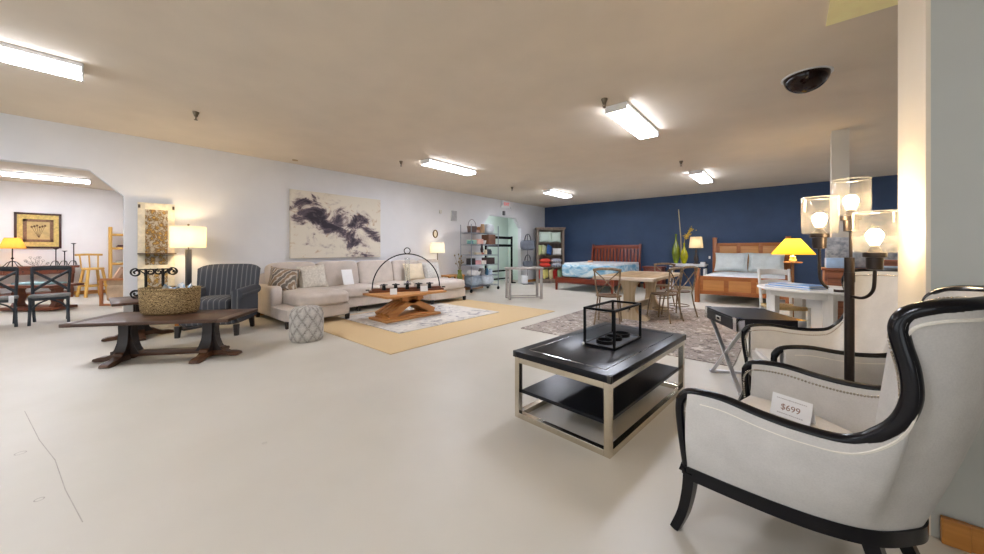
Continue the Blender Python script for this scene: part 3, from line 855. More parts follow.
for sx in (-1, 1):
    MB().tube([(sx*.87, -1.24, .40), (sx*.87, -1.24, .2), (sx*.87, -1.25, 0)], [.05, .045, .032], square=True).build('leg', MAHZ, b1, 30)
    MB().box((sx*.88, -.03, .30), (.04, 2.4, .16), bev=.008).build('side_rail', wood('mahogany rail', (72, 24, 12), (116, 44, 22), 'y', .28, 10), b1)
def plastic_mat():
    m, nt, b = _new('blue plastic wrapped mattress')
    v = _coord(nt, (1, 1, 2)); f = _noise(nt, v, 3, 5, .6, .8)
    nt.links.new(_ramp(nt, f, [(.36, (112, 170, 206)), (.5, (164, 206, 228)), (.62, (224, 238, 244))]), b.inputs['Base Color'])
    b.inputs['Roughness'].default_value = .2
    _bump(nt, b, f, .7, .04); return m
PLM = plastic_mat()
PLT = mottled('white mattress top plastic', [(.35, (206, 218, 226)), (.6, (238, 242, 244))], 5, 5, .25, 1, .5, spec=.5)
t = thing('mattress', 'mattress wrapped in light blue plastic on the mahogany bed', 'mattress', (3.0, 10.52, 0))
MB().cush((0, 0, .60), (1.72, 2.36, .42), 9, n=12).build('plastic_cover', PLM, t)
MB().cush((.02, .02, .80), (1.66, 2.30, .07), 9, n=10).build('mattress_top', PLT, t)
tag(MB().box((2.75, 10.25, .862), (.16, .12, .05), rz=R(20), bev=.01).build('small_box', plain('peach carton', (222, 172, 140), .6)), 'small peach carton on the plastic wrapped mattress', 'box')
ns = thing('nightstand', 'low red mahogany nightstand beside the slat headboard', 'nightstand', (4.26, 11.62, 0))
MB().box((0, 0, .68), (.60, .48, .05), bev=.008).build('top', MAH, ns)
MB().box((0, .01, .40), (.54, .42, .52), bev=.005).build('case', MAH, ns)
for z in (.29, .52):
    d_ = MB().box((0, -.205, z), (.48, .02, .20), bev=.005).build('drawer', MAH, ns)
    MB().ball((0, -.228, z), .014, 10).build('knob', IRON, d_)
for sx in (-1, 1):
    for sy in (-1, 1): MB().box((sx*.24, sy*.18, .07), (.05, .05, .14)).build('leg', MAHZ, ns, smooth=0)

# ---------------------------------------------------------------- the corner seen behind the three bulb lamp
RUST = wood('rustic reddish wood', (104, 54, 34), (170, 106, 70), 'x', .6, 16)
rc = thing('rustic_cabinet', 'rustic reddish plank cabinet in front of the white column', 'cabinet', (8.44, 6.65, 0))
MB().box((0, .02, .49), (1.20, .40, .92), bev=.006).build('carcass', RUST, rc)
MB().box((0, 0, .96), (1.26, .46, .03), bev=.006).build('top', RUST, rc)
for k in range(3):
    x = -.39+.39*k
    m = MB()
    for j in range(9): m.box((x, -.19, .12+.095*j), (.37, .022, .09), bev=.004)
    d_ = m.build('door', RUST, rc)
    MB().ball((x+.14, -.21, .55), .016, 10).build('knob', IRON, d_)
tag(MB().box((8.45, 6.90, 1.19), (1.16, .03, .42), rot=Rm(-3), bev=.004).build('speckled_canvas', mottled('grey speckled canvas', [(.35, (136, 142, 150)), (.55, (194, 196, 198)), (.7, (214, 214, 214))], 16, 8)), 'grey speckled canvas leaning on the white column above the rustic cabinet', 'canvas')
tag(MB().box((7.99, 6.62, 1.045), (.27, .26, .135), bev=.01).build('light_blue_box', plain('light blue box', (176, 202, 232), .5)), 'light blue box on the left end of the rustic cabinet', 'box')
tag(MB().box((8.62, 6.72, 1.035), (.62, .22, .115), bev=.006).build('wooden_crate', RUST), 'low reddish wooden crate on the rustic cabinet', 'crate')
tag(MB().cush((8.48, 6.50, .998), (.46, .14, .044), 5).build('folded_cloth', fabric('pale blue cloth', (186, 200, 218), .05)), 'pale blue folded cloth in front of the low reddish crate', 'cloth')
RUS = wood('dark rustic plank', (50, 31, 22), (84, 57, 41), 'x', .34, 12, spec=.35)
RUSE = wood('dark rustic end', (56, 36, 25), (92, 64, 46), 'y', .36, 12)
# ---------------------------------------------------------------- sectional sofa
SOFA = fabric('greige sofa linen', (202, 191, 181), .04, 420)
sf = thing('sectional_sofa', 'large greige sectional sofa with two chaise ends along the white wall', 'sofa', (0, 0, 0))
MB().cush((.88, 2.475, .20), (1.56, 1.05, .22), 12).cush((.55, 3.95, .20), (.90, 1.98, .22), 12).cush((.82, 5.42, .20), (1.46, 1.12, .22), 12).build('base', SOFA, sf)
MB().cush((.19, 3.95, .46), (.26, 4.04, .72), 9, n=10).build('back_frame', SOFA, sf)
MB().cush((.52, 2.035, .36), (.98, .21, .50), 7, n=10).build('arm', SOFA, sf)
for c, d, cr in (((.99, 2.57, .40), (1.40, .87, .24), .12), ((.66, 3.5, .39), (.76, .985, .22), .12), ((.66, 4.42, .39), (.76, .86, .22), .12), ((.94, 5.42, .40), (1.28, 1.13, .24), .12)):
    MB().cush(c, d, 6, n=10, crown=cr).build('seat_cushion', SOFA, sf)
for y, w_, z in ((2.47, .84, .715), (3.32, .85, .715), (4.17, .84, .71), (4.965, .74, .70), (5.68, .69, .70)):
    MB().cush((.40, y, z), (.24, w_, .54), 7, rot=Rm(0, -12, 0), n=12).build('back_cushion', SOFA, sf)
for x, y in ((1.60, 1.99), (1.60, 2.94), (.15, 1.99), (.95, 3.5), (.95, 4.7), (1.5, 4.92), (1.5, 5.92), (.15, 5.92)):
    zf = .0102 if x > 1.2 and y > 2.2 else 0
    MB().tube([(x, y, .11), (x, y, zf)], [.045, .036], square=True).build('leg', DARKLEG, sf, 30)
PILM = None
STP = stripes('patterned stripe pillow', [(.25, (120, 112, 104)), (.45, (196, 186, 172)), (.6, (214, 204, 190)), (.85, (150, 128, 106))], 5.5, 'X', dist=2.5)
PWT = mottled('white tufted pillow', [(.3, (192, 184, 172)), (.6, (222, 216, 204))], 28, 4, bump=.8)
CRM = fabric('cream pillow linen', (222, 206, 178), .05, 300)
tag(MB().pillow((.74, 2.22, .70), .46, .44, .17, Rm(-20, 8, 68)).build('throw_pillow', STP), 'brown and cream patterned throw pillow in the sofa corner by the striped armchair', 'pillow')
tag(MB().pillow((.70, 2.72, .71), .50, .48, .18, Rm(-22, -4, 84)).build('throw_pillow', PWT), 'fluffy off white throw pillow beside the patterned pillow', 'pillow')
tag(MB().pillow((.72, 5.02, .70), .52, .44, .18, Rm(-22, 0, 82)).build('throw_pillow', CRM), 'cream throw pillow behind the glass flask on the oak table', 'pillow')
tag(MB().pillow((.70, 5.58, .70), .52, .46, .18, Rm(-20, 0, 90)).build('throw_pillow', mottled('pale knit pillow', [(.3, (180, 178, 172)), (.6, (212, 210, 204))], 34, 4, bump=.8)), 'pale grey knit throw pillow at the far end of the sofa', 'pillow')
tag(MB().box((.66, 3.42, .67), (.008, .22, .32), rot=Rm(0, -20, 0)).build('white_sign', WHITE, smooth=0), 'white blank sign leaning on the middle sofa cushions', 'sign')

# ---------------------------------------------------------------- painting over the sofa
def paint_mat():
    m, nt, b = _new('abstract ink painting')
    tc = nt.nodes.new('ShaderNodeTexCoord'); v = tc.outputs['Object']
    n1 = _noise(nt, _coord(nt, (1, .8, 1.15)), 2.9, 10, .66, .55)
    sp = nt.nodes.new('ShaderNodeSeparateXYZ'); nt.links.new(v, sp.inputs[0])
    def M(op, a, b_=None, cl=False):
        n = nt.nodes.new('ShaderNodeMath'); n.operation = op; n.use_clamp = cl
        for i, q in enumerate((a, b_)):
            if q is None: continue
            if isinstance(q, (int, float)): n.inputs[i].default_value = q
            else: nt.links.new(q, n.inputs[i])
        return n.outputs[0]
    # ink gathers along a band falling from the upper left to the lower right
    y, z = sp.outputs['Y'], sp.outputs['Z']
    band = M('ABSOLUTE', M('ADD', M('MULTIPLY', y, .30), M('ADD', z, .0)))
    edge = M('MULTIPLY', M('POWER', M('ABSOLUTE', y), 4), .12)
    bias = M('SUBTRACT', .112, M('ADD', M('MULTIPLY', band, .30), edge))
    f = M('ADD', n1, bias, True)
    c = _ramp(nt, f, [(.46, (224, 216, 200)), (.52, (206, 196, 184)), (.55, (160, 144, 138)), (.585, (96, 84, 92)), (.66, (44, 38, 50))])
    n2 = _noise(nt, v, 3.2, 7, .6, 2.2)
    c2 = _ramp(nt, n2, [(.60, (255, 255, 255)), (.66, (232, 212, 190)), (.72, (176, 140, 112))])
    mx = nt.nodes.new('ShaderNodeMix'); mx.data_type = 'RGBA'; mx.blend_type = 'MULTIPLY'; mx.inputs['Factor'].default_value = .7
    nt.links.new(c, mx.inputs['A']); nt.links.new(c2, mx.inputs['B'])
    nt.links.new(mx.outputs['Result'], b.inputs['Base Color']); b.inputs['Roughness'].default_value = .7
    return m
pt = thing('abstract_painting', 'large abstract painting of dark ink swirls on cream over the sofa', 'painting', (.004, 3.545, 1.735))
MB().box((.03, 0, 0), (.06, 1.97, 1.365), bev=.004).build('canvas', paint_mat(), pt, smooth=0)

# ---------------------------------------------------------------- pouf
def pouf_mat():
    m, nt, b = _new('grey white knitted wool')
    v = _coord(nt)
    sp = nt.nodes.new('ShaderNodeSeparateXYZ'); nt.links.new(v, sp.inputs[0])
    def M(op, a_, b_=None):
        n = nt.nodes.new('ShaderNodeMath'); n.operation = op
        for i, q in enumerate((a_, b_)):
            if q is None: continue
            if isinstance(q, (int, float)): n.inputs[i].default_value = q
            else: nt.links.new(q, n.inputs[i])
        return n.outputs[0]
    ang = M('MULTIPLY', M('ARCTAN2', sp.outputs['Y'], sp.outputs['X']), 10/(2*PI))
    zz = M('MULTIPLY', sp.outputs['Z'], 5.2)
    ln = [M('ABSOLUTE', M('SUBTRACT', M('FRACT', M(op, ang, zz)), .5)) for op in ('ADD', 'SUBTRACT')]
    d = M('MINIMUM', ln[0], ln[1])
    f = _noise(nt, v, 55, 4, .7, 1)
    q = M('ADD', M('MULTIPLY', M('SMOOTH_MIN', d, .2), 1.3), M('MULTIPLY', f, .75))
    nt.links.new(_ramp(nt, q, [(.30, (132, 126, 120)), (.46, (186, 181, 174)), (.60, (204, 199, 192)), (.8, (220, 216, 209))]), b.inputs['Base Color'])
    b.inputs['Roughness'].default_value = .95
    _bump(nt, b, q, .8, .02); return m
tag(at(MB().lathe([(.0, 0), (.175, 0), (.20, .03), (.208, .1), (.21, .25), (.206, .36), (.185, .42), (.14, .452), (.0, .46)], seg=40).build('pouf', pouf_mat(), smooth=60), (2.50, 1.92, 0)), 'round grey and white knitted pouf in front of the sofa chaise', 'pouf')

# ---------------------------------------------------------------- oak coffee table with arched base
OK = wood('honey oak', (172, 114, 60), (206, 150, 90), 'y', .42, 9)
OKX = wood('honey oak cross', (162, 104, 52), (198, 140, 80), 'y', .42, 12)
ok = thing('oak_coffee_table', 'honey oak coffee table with crossed arched base on the cream rug', 'coffee table', (2.23, 3.72, .0195))
MB().box((0, 0, .43), (.78, 1.26, .04), bev=.012).build('top', OK, ok)
MB().box((0, 0, .385), (.30, .70, .05), bev=.006).build('top_cleat', OKX, ok)
m = MB().box((0, 0, .022), (.56, 1.16, .044), bev=.010); m.box((0, 0, .055), (.40, 1.0, .03), bev=.008)
m.build('plinth', OK, ok)
for s_ in (-1, 1):
    for k in range(4):
        x = (-.165+k*.11)+(.0 if s_ > 0 else .0)
        pl = spline([(x, s_*.47, .07), (x, s_*.30, .16), (x, s_*.08, .27), (x, -s_*.22, .365)], 6)
        m = MB(); V = []
        for i, p in enumerate(pl):
            a = pl[max(i-1, 0)]; b = pl[min(i+1, len(pl)-1)]; d = (b-a).normalized(); nrm = Vector((0, -d.z, d.y))
            wd = .05*(1.25-.5*i/len(pl)); xx = .044
            V.append(m._v([p+nrm*wd+Vector((-xx, 0, 0)), p+nrm*wd+Vector((xx, 0, 0)), p-nrm*wd+Vector((xx, 0, 0)), p-nrm*wd+Vector((-xx, 0, 0))]))
        if (k % 2) == (0 if s_ > 0 else 1) or True:
            for A, B in zip(V, V[1:]):
                for j in range(4): m.bm.faces.new((A[j], A[(j+1) % 4], B[(j+1) % 4], B[j]))
            m.bm.faces.new(V[0]); m.bm.faces.new(V[-1][::-1])
        m.build('arched_leg', OKX, ok, 40)
# arched candle centrepiece
ce = thing('arched_candle_holder', 'wooden plank candle centrepiece under a tall iron arch on the oak table', 'candle holder', (2.15, 3.80, .470), R(-25))
WAL = wood('walnut plank', (88, 46, 24), (122, 68, 38), 'y', .45, 12)
m = MB().box((0, 0, .017), (.20, 1.34, .034), bev=.008).box((0, 0, .05), (.13, 1.24, .035), bev=.006); m.build('plank', WAL, ce)
for s_ in (-1, 1):
    MB().box((0, s_*.69, .045), (.06, .06, .02), bev=.006).build('end_bracket', IRON, ce)
MB().tube([(0, -.61*math.cos(a*PI/28), .06+.62*math.sin(a*PI/28)) for a in range(29)], .0105, 8).build('arch', IRON, ce)
MB().tube([(0, .055*math.cos(a*PI/10), (.735)+.055*math.sin(a*PI/10)) for a in range(20)], .008, 8, closed=True).build('ring', IRON, ce)
for k in range(5):
    y = -.42+k*.205
    c_ = MB().lathe([(.036, .04), (.036, .07), (.03, .085), (.03, .12), (.034, .125)], c=(.065, y, 0), seg=16).build('candle_cup', IRON, ce)
    m = MB()
    for q in range(5):
        a = q*2*PI/5
        m.ball((.065+.042*math.cos(a), y+.042*math.sin(a), .132), (.034, .024, .010), 8, Matrix.Rotation(a, 4, 'Z'))
    m.lathe([(.012, .125), (.02, .13), (.016, .15), (.008, .152)], c=(.065, y, 0), seg=12)
    m.build('flower_cup', IRON, c_)
fl_ = thing('glass_flask', 'tall clear glass flask with a lavender sprig under the iron arch', 'flask', (2.15, 3.80, .5385), 0)
MB().lathe([(.045, 0), (.062, .01), (.066, .06), (.055, .16), (.045, .26), (.044, .42), (.047, .52), (.05, .54)], seg=28, cap=False).build('glass_body', GLASSM, fl_)
MB().tube(spline([(0, 0, .01), (.0, .006, .1), (.0, -.01, .24), (0, .015, .36)], 4), .003, 6).build('stem', IRON, fl_)
m = MB()
for k in range(16): m.ball((random.gauss(0, .01), .004+random.gauss(0, .01), .02+.1*k/16), (.009, .009, .011), 6)
m.build('lavender_bloom', plain('lavender bloom', (92, 78, 110), .8), fl_)
for y, x, lb in ((-.48, .33, 'small white tilted card at the near end of the oak table'), (.12, .36, 'larger white card at the middle of the oak table edge')):
    wv = .11 if y < -.1 else .13
    tag(MB().box((2.23+x, 3.72+y, .54), (.004, wv, .10), rot=Rm(0, -14, -25)).build('table_card', WHITE, smooth=0), lb, 'card')

# ---------------------------------------------------------------- striped armchair
def pin_mat():
    m, nt, b = _new('charcoal pinstripe')
    w = nt.nodes.new('ShaderNodeTexWave'); w.bands_direction = 'Y'; w.inputs['Scale'].default_value = 4.6; w.inputs['Distortion'].default_value = .3
    nt.links.new(_coord(nt), w.inputs['Vector'])
    c = _ramp(nt, w.outputs['Fac'], [(.0, (72, 74, 80)), (.92, (80, 82, 88)), (.975, (98, 99, 103)), (.997, (140, 139, 137))])
    nt.links.new(c, b.inputs['Base Color']); b.inputs['Roughness'].default_value = .9; b.inputs['Specular IOR Level'].default_value = .15
    _bump(nt, b, _noise(nt, _coord(nt), 120, 2), .3, .003); return m
PIN = pin_mat()
ac = thing('striped_armchair', 'charcoal pinstripe armchair with rolled arms beside the floor lamp', 'armchair', (1.01, 1.27, 0), math.atan2(-.6, .8))
MB().cush((.02, 0, .27), (.66, .74, .24), 9, n=10).build('seat_base', PIN, ac)
MB().cush((.07, 0, .44), (.62, .56, .17), 6, n=10, crown=.2).build('seat_cushion', PIN, ac)
# back: gently winged and rounded on top
rows_f = []; N = 16
m = MB()
def bk(u, v, s):
    yy = -.43+.86*u; cr = 1-abs(2*u-1)**5*.10
    z = .30+(.70*cr)*v
    x = -.26-.10*v-.0
    x += .08*abs(2*u-1)**3
    th = .15*(1-.35*v)
    e = (1-abs(2*u-1)**8)**.5*(1-max(0, v-.85)**2*20)
    return (x+s*th/2*max(.25, e), yy*(.93+.07*v), z)
F = [[bk(i/N, j/N, 1) for j in range(N+1)] for i in range(N+1)]
G = [[bk(i/N, j/N, -1) for j in range(N+1)] for i in range(N+1)]
m.grid(F); m.grid([r[::-1] for r in G])
for i in range(N):
    for j in (0, N):
        m.bm.faces.new(m._v([F[i][j], F[i+1][j], G[i+1][j], G[i][j]]))
        m.bm.faces.new(m._v([F[j][i], F[j][i+1], G[j][i+1], G[j][i]]))
m.build('backrest', PIN, ac, 50, weld=True)
for s_ in (-1, 1):
    m = MB().cush((.03, s_*.35, .40), (.62, .13, .42), 7, n=8)
    m.tube([(-.28, s_*.365, .61), (.0, s_*.365, .60), (.33, s_*.365, .585)], .075, 18)
    m.build('arm', PIN, ac, 50)
    MB().tube([(.31, s_*.355, .16), (.32, s_*.36, 0)], [.042, .032], square=True).build('leg', DARKLEG, ac, 30)
    MB().tube([(-.26, s_*.31, .16), (-.30, s_*.31, 0)], [.042, .032], square=True).build('leg', DARKLEG, ac, 30)

# ---------------------------------------------------------------- floor lamp and carved panel on the wall
lp = thing('column_floor_lamp', 'floor lamp with cream drum shade on a dark square column behind the striped armchair', 'floor lamp', (.40, 1.0, 0), R(20))
CRD = shade_mat('cream drum shade', (236, 222, 194), .03, .25)
DK = plain('dark grey column', (62, 62, 68), .45)
MB().box((0, 0, .015), (.24, .24, .03), bev=.006).build('base', DK, lp)
MB().box((0, 0, .63), (.06, .06, 1.2), bev=.004).build('column', DK, lp)
MB().lathe([(.215, 1.26), (.215, 1.58)], seg=48, cap=False).build('lamp_shade', CRD, lp)
MB().cyl((0, 0, 1.22), (0, 0, 1.60), .008, seg=8).ball((0, 0, 1.61), .016, 10).build('finial', NICKEL, lp)
point('drum_lamp_glow', (.40, 1.0, 1.42), 18, (1, .77, .45), .05)
def carve_mat():
    m, nt, b = _new('carved gilt scrollwork')
    n = nt.nodes.new('ShaderNodeTexVoronoi'); n.inputs['Scale'].default_value = 17; n.feature = 'SMOOTH_F1'
    nt.links.new(_coord(nt, (1, 1.2, 1)), n.inputs['Vector'])
    f = _noise(nt, _coord(nt), 16, 4, .6, 3)
    ad = nt.nodes.new('ShaderNodeMath'); ad.operation = 'MULTIPLY_ADD'; ad.inputs[1].default_value = .7
    nt.links.new(n.outputs['Distance'], ad.inputs[0]); nt.links.new(f, ad.inputs[2])
    nt.links.new(_ramp(nt, ad.outputs[0], [(.48, (214, 182, 112)), (.64, (190, 148, 76)), (.76, (120, 92, 52)), (.86, (176, 164, 142)), (.95, (206, 198, 184))]), b.inputs['Base Color'])
    b.inputs['Roughness'].default_value = .6
    _bump(nt, b, ad.outputs[0], 1, .03); return m
CRW = plain('distressed cream wood', (232, 220, 194), .7, var=.06, scale=14)
cp = thing('carved_panel', 'tall cream wood panel with gold carved scrollwork against the wall', 'panel', (.03, .675, 0))
m = MB()
for y in (-.165, .165): m.box((.02, y, .97), (.04, .08, 1.94), bev=.004)
for z in (.06, .93, 1.89): m.box((.02, 0, z), (.04, .26, .12 if z < 1.5 else .10), bev=.004)
m.build('frame', CRW, cp)
CAR = carve_mat()
for z, h_ in ((1.41, .86), (.49, .78)): MB().box((.018, 0, z), (.02, .26, h_)).build('carved_insert', CAR, cp, smooth=0)
MB().box((.10, 0, 1.165), (.16, .42, .014), bev=.003).build('ledge', RUS, cp)
for y in (-.19, .19): MB().box((.046, y, 1.88), (.012, .025, .05)).build('hinge', NICKEL, cp, smooth=0)

# ---------------------------------------------------------------- rustic trestle tables
RUSD = wood('dark rustic base', (22, 17, 18), (44, 31, 26), 'z', .4, 12, spec=.4)
RUSF = wood('brown rustic foot', (56, 33, 18), (92, 57, 32), 'x', .42, 14)
def pedestal(t, ox, htop, dirs, reach):
    """flared column with one carved foot per direction"""
    m = MB()
    pf = [(.135, .075), (.10, .13), (.075, .2), (.062, .3), (.066, htop)]
    poly = [(x, z) for x, z in pf]+[(-x, z) for x, z in reversed(pf)]
    m.prism([(ox+x, z) for x, z in poly], 'y', -.045, .045)
    p2 = MB(); m.prism(poly, 'x', ox-.045, ox+.045)
    p2.bm.free()
    m.box((ox, 0, htop-.015), (.16, .34, .03), bev=.004)
    o = m.build('pedestal', RUSD, t, 30)
    for d in dirs:
        a = R(d)
        f = MB(Matrix.Translation((ox, 0, 0)) @ Matrix.Rotation(a, 4, 'Z'))
        pr_ = [(.02, .012), (.14, .02), (.22, .0), (reach-.03, .0), (reach, .012), (reach-.01, .035), (reach-.06, .05), (reach-.12, .052), (reach-.17, .075), (.14, .105), (.06, .13), (.02, .13)]
        f.prism([(x, z) for x, z in pr_], 'y', -.04, .04)
        f.build('foot', RUSF, t, 30)
t1 = thing('rustic_coffee_table', 'long dark rustic trestle coffee table carrying the woven basket', 'coffee table', (2.16, .595, 0), R(51))
MB().box((0, 0, .462), (1.50, .68, .036), bev=.006).build('tabletop', RUS, t1)
for s_ in (-1, 1): MB().box((s_*.70, 0, .463), (.10, .682, .038), bev=.005).build('breadboard_end', RUSE, t1)
for s_ in (-1, 1): pedestal(t1, s_*.405, .444, (90, -90, 180 if s_ < 0 else 0), .31)
MB().box((0, 0, .075), (.78, .075, .06), bev=.008).build('stretcher', RUSF, t1)
t2 = thing('pedestal_table', 'smaller rustic pedestal table under the iron scroll stand by the wall', 'side table', (.53, .46, 0))
MB().box((0, 0, .52), (.90, .56, .034), bev=.006).build('tabletop', RUS, t2)
pedestal(t2, 0, .503, (0, 90, 180, 270), .36)
# woven basket
BSK = stripes('woven seagrass', [(.1, (84, 66, 42)), (.5, (146, 120, 82)), (.9, (178, 152, 110))], 17, 'Z', dist=14)
bk_ = thing('woven_basket', 'oval woven seagrass basket on the dark rustic coffee table', 'basket', (1.94, .62, .481), R(50))
m = MB().lathe([(.0, .0), (.26, 0), (.285, .02), (.295, .10), (.30, .20), (.302, .285), (.296, .295), (.285, .285), (.28, .15), (.27, .03), (.0, .025)], seg=48, sx=1, sy=.60)
m.build('basket_body', BSK, bk_, 60)
m = MB().tube([(.293*math.cos(a*PI/24), .176*math.sin(a*PI/24), .288) for a in range(48)], .014, 8, closed=True); m.build('rolled_rim', BSK, bk_)
m = MB(); random.seed(5)
V = [[(-.1+.2*i/6+random.gauss(0, .006), -.10+.18*j/6+random.gauss(0, .006), .25+.06*math.sin(i*1.3)*math.cos(j*1.1)+.025) for j in range(7)] for i in range(7)]
m.grid(V)
po = tag(m.build('paper_sheet', mottled('blue printed paper', [(.45, (236, 238, 240)), (.58, (140, 178, 208))], 30, 3, bump=0)), 'crumpled blue and white paper lying in the woven basket', 'paper')
at(po, (2.02, .69, .500), R(30))
# wrought iron scroll stand on the pedestal table
st_ = thing('iron_scroll_stand', 'black wrought iron scroll stand on the pedestal table in front of the carved panel', 'plant stand', (.42, .62, .537))
def scroll(c, r, turns, a0, sgn, n=26):
    out = []
    for i in range(n+1):
        u = i/n; a = a0+sgn*u*turns*2*PI; q = r*(1-.75*u)
        out.append((c[0], c[1]+q*math.cos(a), c[2]+q*math.sin(a)))
    return out
m = MB()
for x in (-.06, .06):
    m.cyl((x, -.19, .40), (x, .19, .40), .007, seg=8)
    for s_ in (-1, 1):
        m.cyl((x, s_*.09, .0), (x, s_*.09, .41), .011, seg=10)
        m.tube([(x, s_*.09, .28)]+[(x, s_*.10, .34)]+scroll((x, s_*.19, .36), .06, 1.4, PI/2*(1 if s_ > 0 else 1)+0, -s_), .008, 8)
        m.tube(scroll((x, s_*.045, .36), .045, 1.2, PI/2, s_), .007, 8)
        m.tube([(x, s_*.09, .0)]+scroll((x, s_*.19, .06), .06, 1.4, -PI/2, s_), .008, 8)
m.cyl((-.06, -.09, .4), (.06, -.09, .4), .007).cyl((-.06, .09, .4), (.06, .09, .4), .007)
m.build('scroll_frame', IRON, st_)

# ---------------------------------------------------------------- far left wall: lamp, bench, vase, wire shelves
pl_ = thing('pleated_floor_lamp', 'slim lamp with white pleated shade beyond the end of the sofa', 'floor lamp', (.26, 6.13, 0))
MB().lathe([(.1, 0), (.1, .02), (.03, .03), (.012, .05)], seg=24).cyl((0, 0, .03), (0, 0, 1.15), .011, seg=10).build('stand', NICKEL, pl_)
PLW = shade_mat('white pleated shade', (240, 230, 212), .04, .4)
MB().lathe([(.20, 1.14), (.185, 1.42)], seg=40, cap=False).build('lamp_shade', PLW, pl_)
point('pleated_lamp_glow', (.26, 6.13, 1.28), 3, (1, .84, .6), .04)
bn = thing('low_wooden_bench', 'low honey wood bench against the wall left of the wire shelves', 'bench', (.28, 6.66, 0))
HW = wood('honey bench wood', (178, 122, 62), (210, 156, 92), 'y', .45)
MB().box((0, 0, .50), (.40, .62, .04), bev=.006).build('top', HW, bn)
for sx in (-1, 1):
    for sy in (-1, 1): MB().box((sx*.16, sy*.26, .24), (.05, .05, .48)).build('leg', HW, bn, smooth=0)
OLG = plain('olive glass', (104, 112, 36), .12, var=.2, spec=.7)
vs_ = thing('olive_vase', 'olive green glass vase with dried seed heads beside the wire shelves', 'vase', (.72, 6.52, 0))
MB().lathe([(.07, 0), (.085, .05), (.09, .3), (.075, .5), (.05, .62), (.06, .68), (.055, .68), (.045, .62), (.07, .48)], seg=28).build('glass_body', OLG, vs_)
DRY = plain('dried brown stalk', (122, 104, 66), .8, var=.3)
m = MB(); random.seed(4)
for k in range(12):
    a = random.uniform(0, 2*PI); r = random.uniform(.04, .17); z = random.uniform(.8, 1.12)
    m.tube(spline([(0, 0, .5), (.3*r*math.cos(a), .3*r*math.sin(a), .75), (r*math.cos(a), r*math.sin(a), z)], 4), .004, 5)
    m.ball((r*math.cos(a), r*math.sin(a), z), (.018, .018, .026), 6)
m.build('dried_stalk', DRY, vs_)

ws = thing('wire_shelf_rack', 'chrome wire shelving rack on casters full of small goods', 'shelving', (.42, 7.66, 0))
SX, SY = .215, .60
LEV = [.16, .46, .79, 1.08, 1.39, 1.72]
for sx in (-1, 1):
    for sy in (-1, 1):
        p = MB().cyl((sx*SX, sy*SY, .10), (sx*SX, sy*SY, 1.96), .0125, seg=10).build('post', STEEL, ws)
        MB().cyl((sx*SX-.012, sy*SY, .05), (sx*SX+.012, sy*SY, .05), .05, seg=18).cyl((sx*SX, sy*SY, .05), (sx*SX, sy*SY, .11), .012, seg=8).build('caster', BLACK, p)
for z in LEV:
    m = MB()
    for s_ in (-1, 1):
        for dz in (0, -.028):
            m.cyl((s_*SX, -SY, z+dz), (s_*SX, SY, z+dz), .005, seg=6); m.cyl((-SX, s_*SY, z+dz), (SX, s_*SY, z+dz), .005, seg=6)
    for k in range(23):
        y = -SY+.05*k
        m.cyl((-SX, y, z+.002), (SX, y, z+.002), .0028, seg=4)
    m.build('wire_shelf', STEEL, ws, smooth=0)
def goods(kind, lb, x, y, lev, d, c, shape='box', rz=0):
    """one item on the rack; local y position along the rack"""
    d = (d[0], d[1]*1.12, d[2]*1.22); z = LEV[lev]+.006; m = MB(); loc = (.42+x, 7.62+y, z)
    mt = plain('goods '+lb[:26], c, .5, var=.1)
    if shape == 'box':
        m.box((0, 0, d[2]/2), d, bev=.006)
    elif shape == 'jar':
        m.lathe([(d[0]*.42, 0), (d[0]*.5, .01), (d[0]*.5, d[2]*.7), (d[0]*.36, d[2]*.82), (d[0]*.36, d[2])], seg=18)
    elif shape == 'bowl':
        m.lathe([(d[0]*.25, 0), (d[0]*.4, d[2]*.4), (d[0]*.5, d[2]), (d[0]*.46, d[2]), (d[0]*.3, d[2]*.3), (0.0, d[2]*.2)], seg=20)
    elif shape == 'bag':
        m.cush((0, 0, d[2]/2), d, 3.2, n=6)
    elif shape == 'basket':
        m.lathe([(d[0]*.42, 0), (d[0]*.5, d[2]), (d[0]*.46, d[2]), (d[0]*.36, .02), (0, .02)], seg=20, sx=1, sy=d[1]/d[0])
        m.tube([(0, d[1]*.48*math.cos(a*PI/12), d[2]+d[1]*.6*math.sin(a*PI/12)) for a in range(13)], .008, 6)
    elif shape == 'figure':
        m.lathe([(d[0]*.5, 0), (d[0]*.5, .02), (d[0]*.2, .05), (d[0]*.35, d[2]*.4), (d[0]*.2, d[2]*.65), (d[0]*.28, d[2]*.82), (0, d[2])], seg=16)
    o = m.build(kind, mt); at(o, loc, rz)
    return tag(o, lb, kind.replace('_', ' '), 'goods on the wire shelves')
G_ = goods
G_('basket', 'dark woven basket with a looped handle on the topmost wire shelf', .05, -.36, 5, (.26, .30, .15), (92, 74, 70), 'basket')
G_('carton', 'flat pink carton at the near end of the topmost wire shelf', -.08, -.08, 5, (.22, .2, .08), (196, 158, 150))
G_('jar', 'tan pottery jar in the middle of the topmost wire shelf', .08, .06, 5, (.14, .14, .22), (176, 140, 104), 'jar')
G_('plastic_bag', 'clear white plastic bag bundle on the topmost wire shelf', .04, .36, 5, (.30, .34, .24), (206, 212, 216), 'bag')
G_('carton', 'mint green carton on the second wire shelf from the top', .08, -.40, 4, (.2, .2, .1), (158, 190, 170))
G_('carton', 'salmon pink carton on the second wire shelf from the top', .1, -.16, 4, (.2, .24, .12), (208, 160, 148))
G_('bowl', 'small white bowl on the second wire shelf from the top', .1, .10, 4, (.16, .16, .09), (224, 220, 214), 'bowl')
G_('crate', 'brown wooden crate on the second wire shelf from the top', .06, .36, 4, (.3, .28, .24), (112, 72, 48))
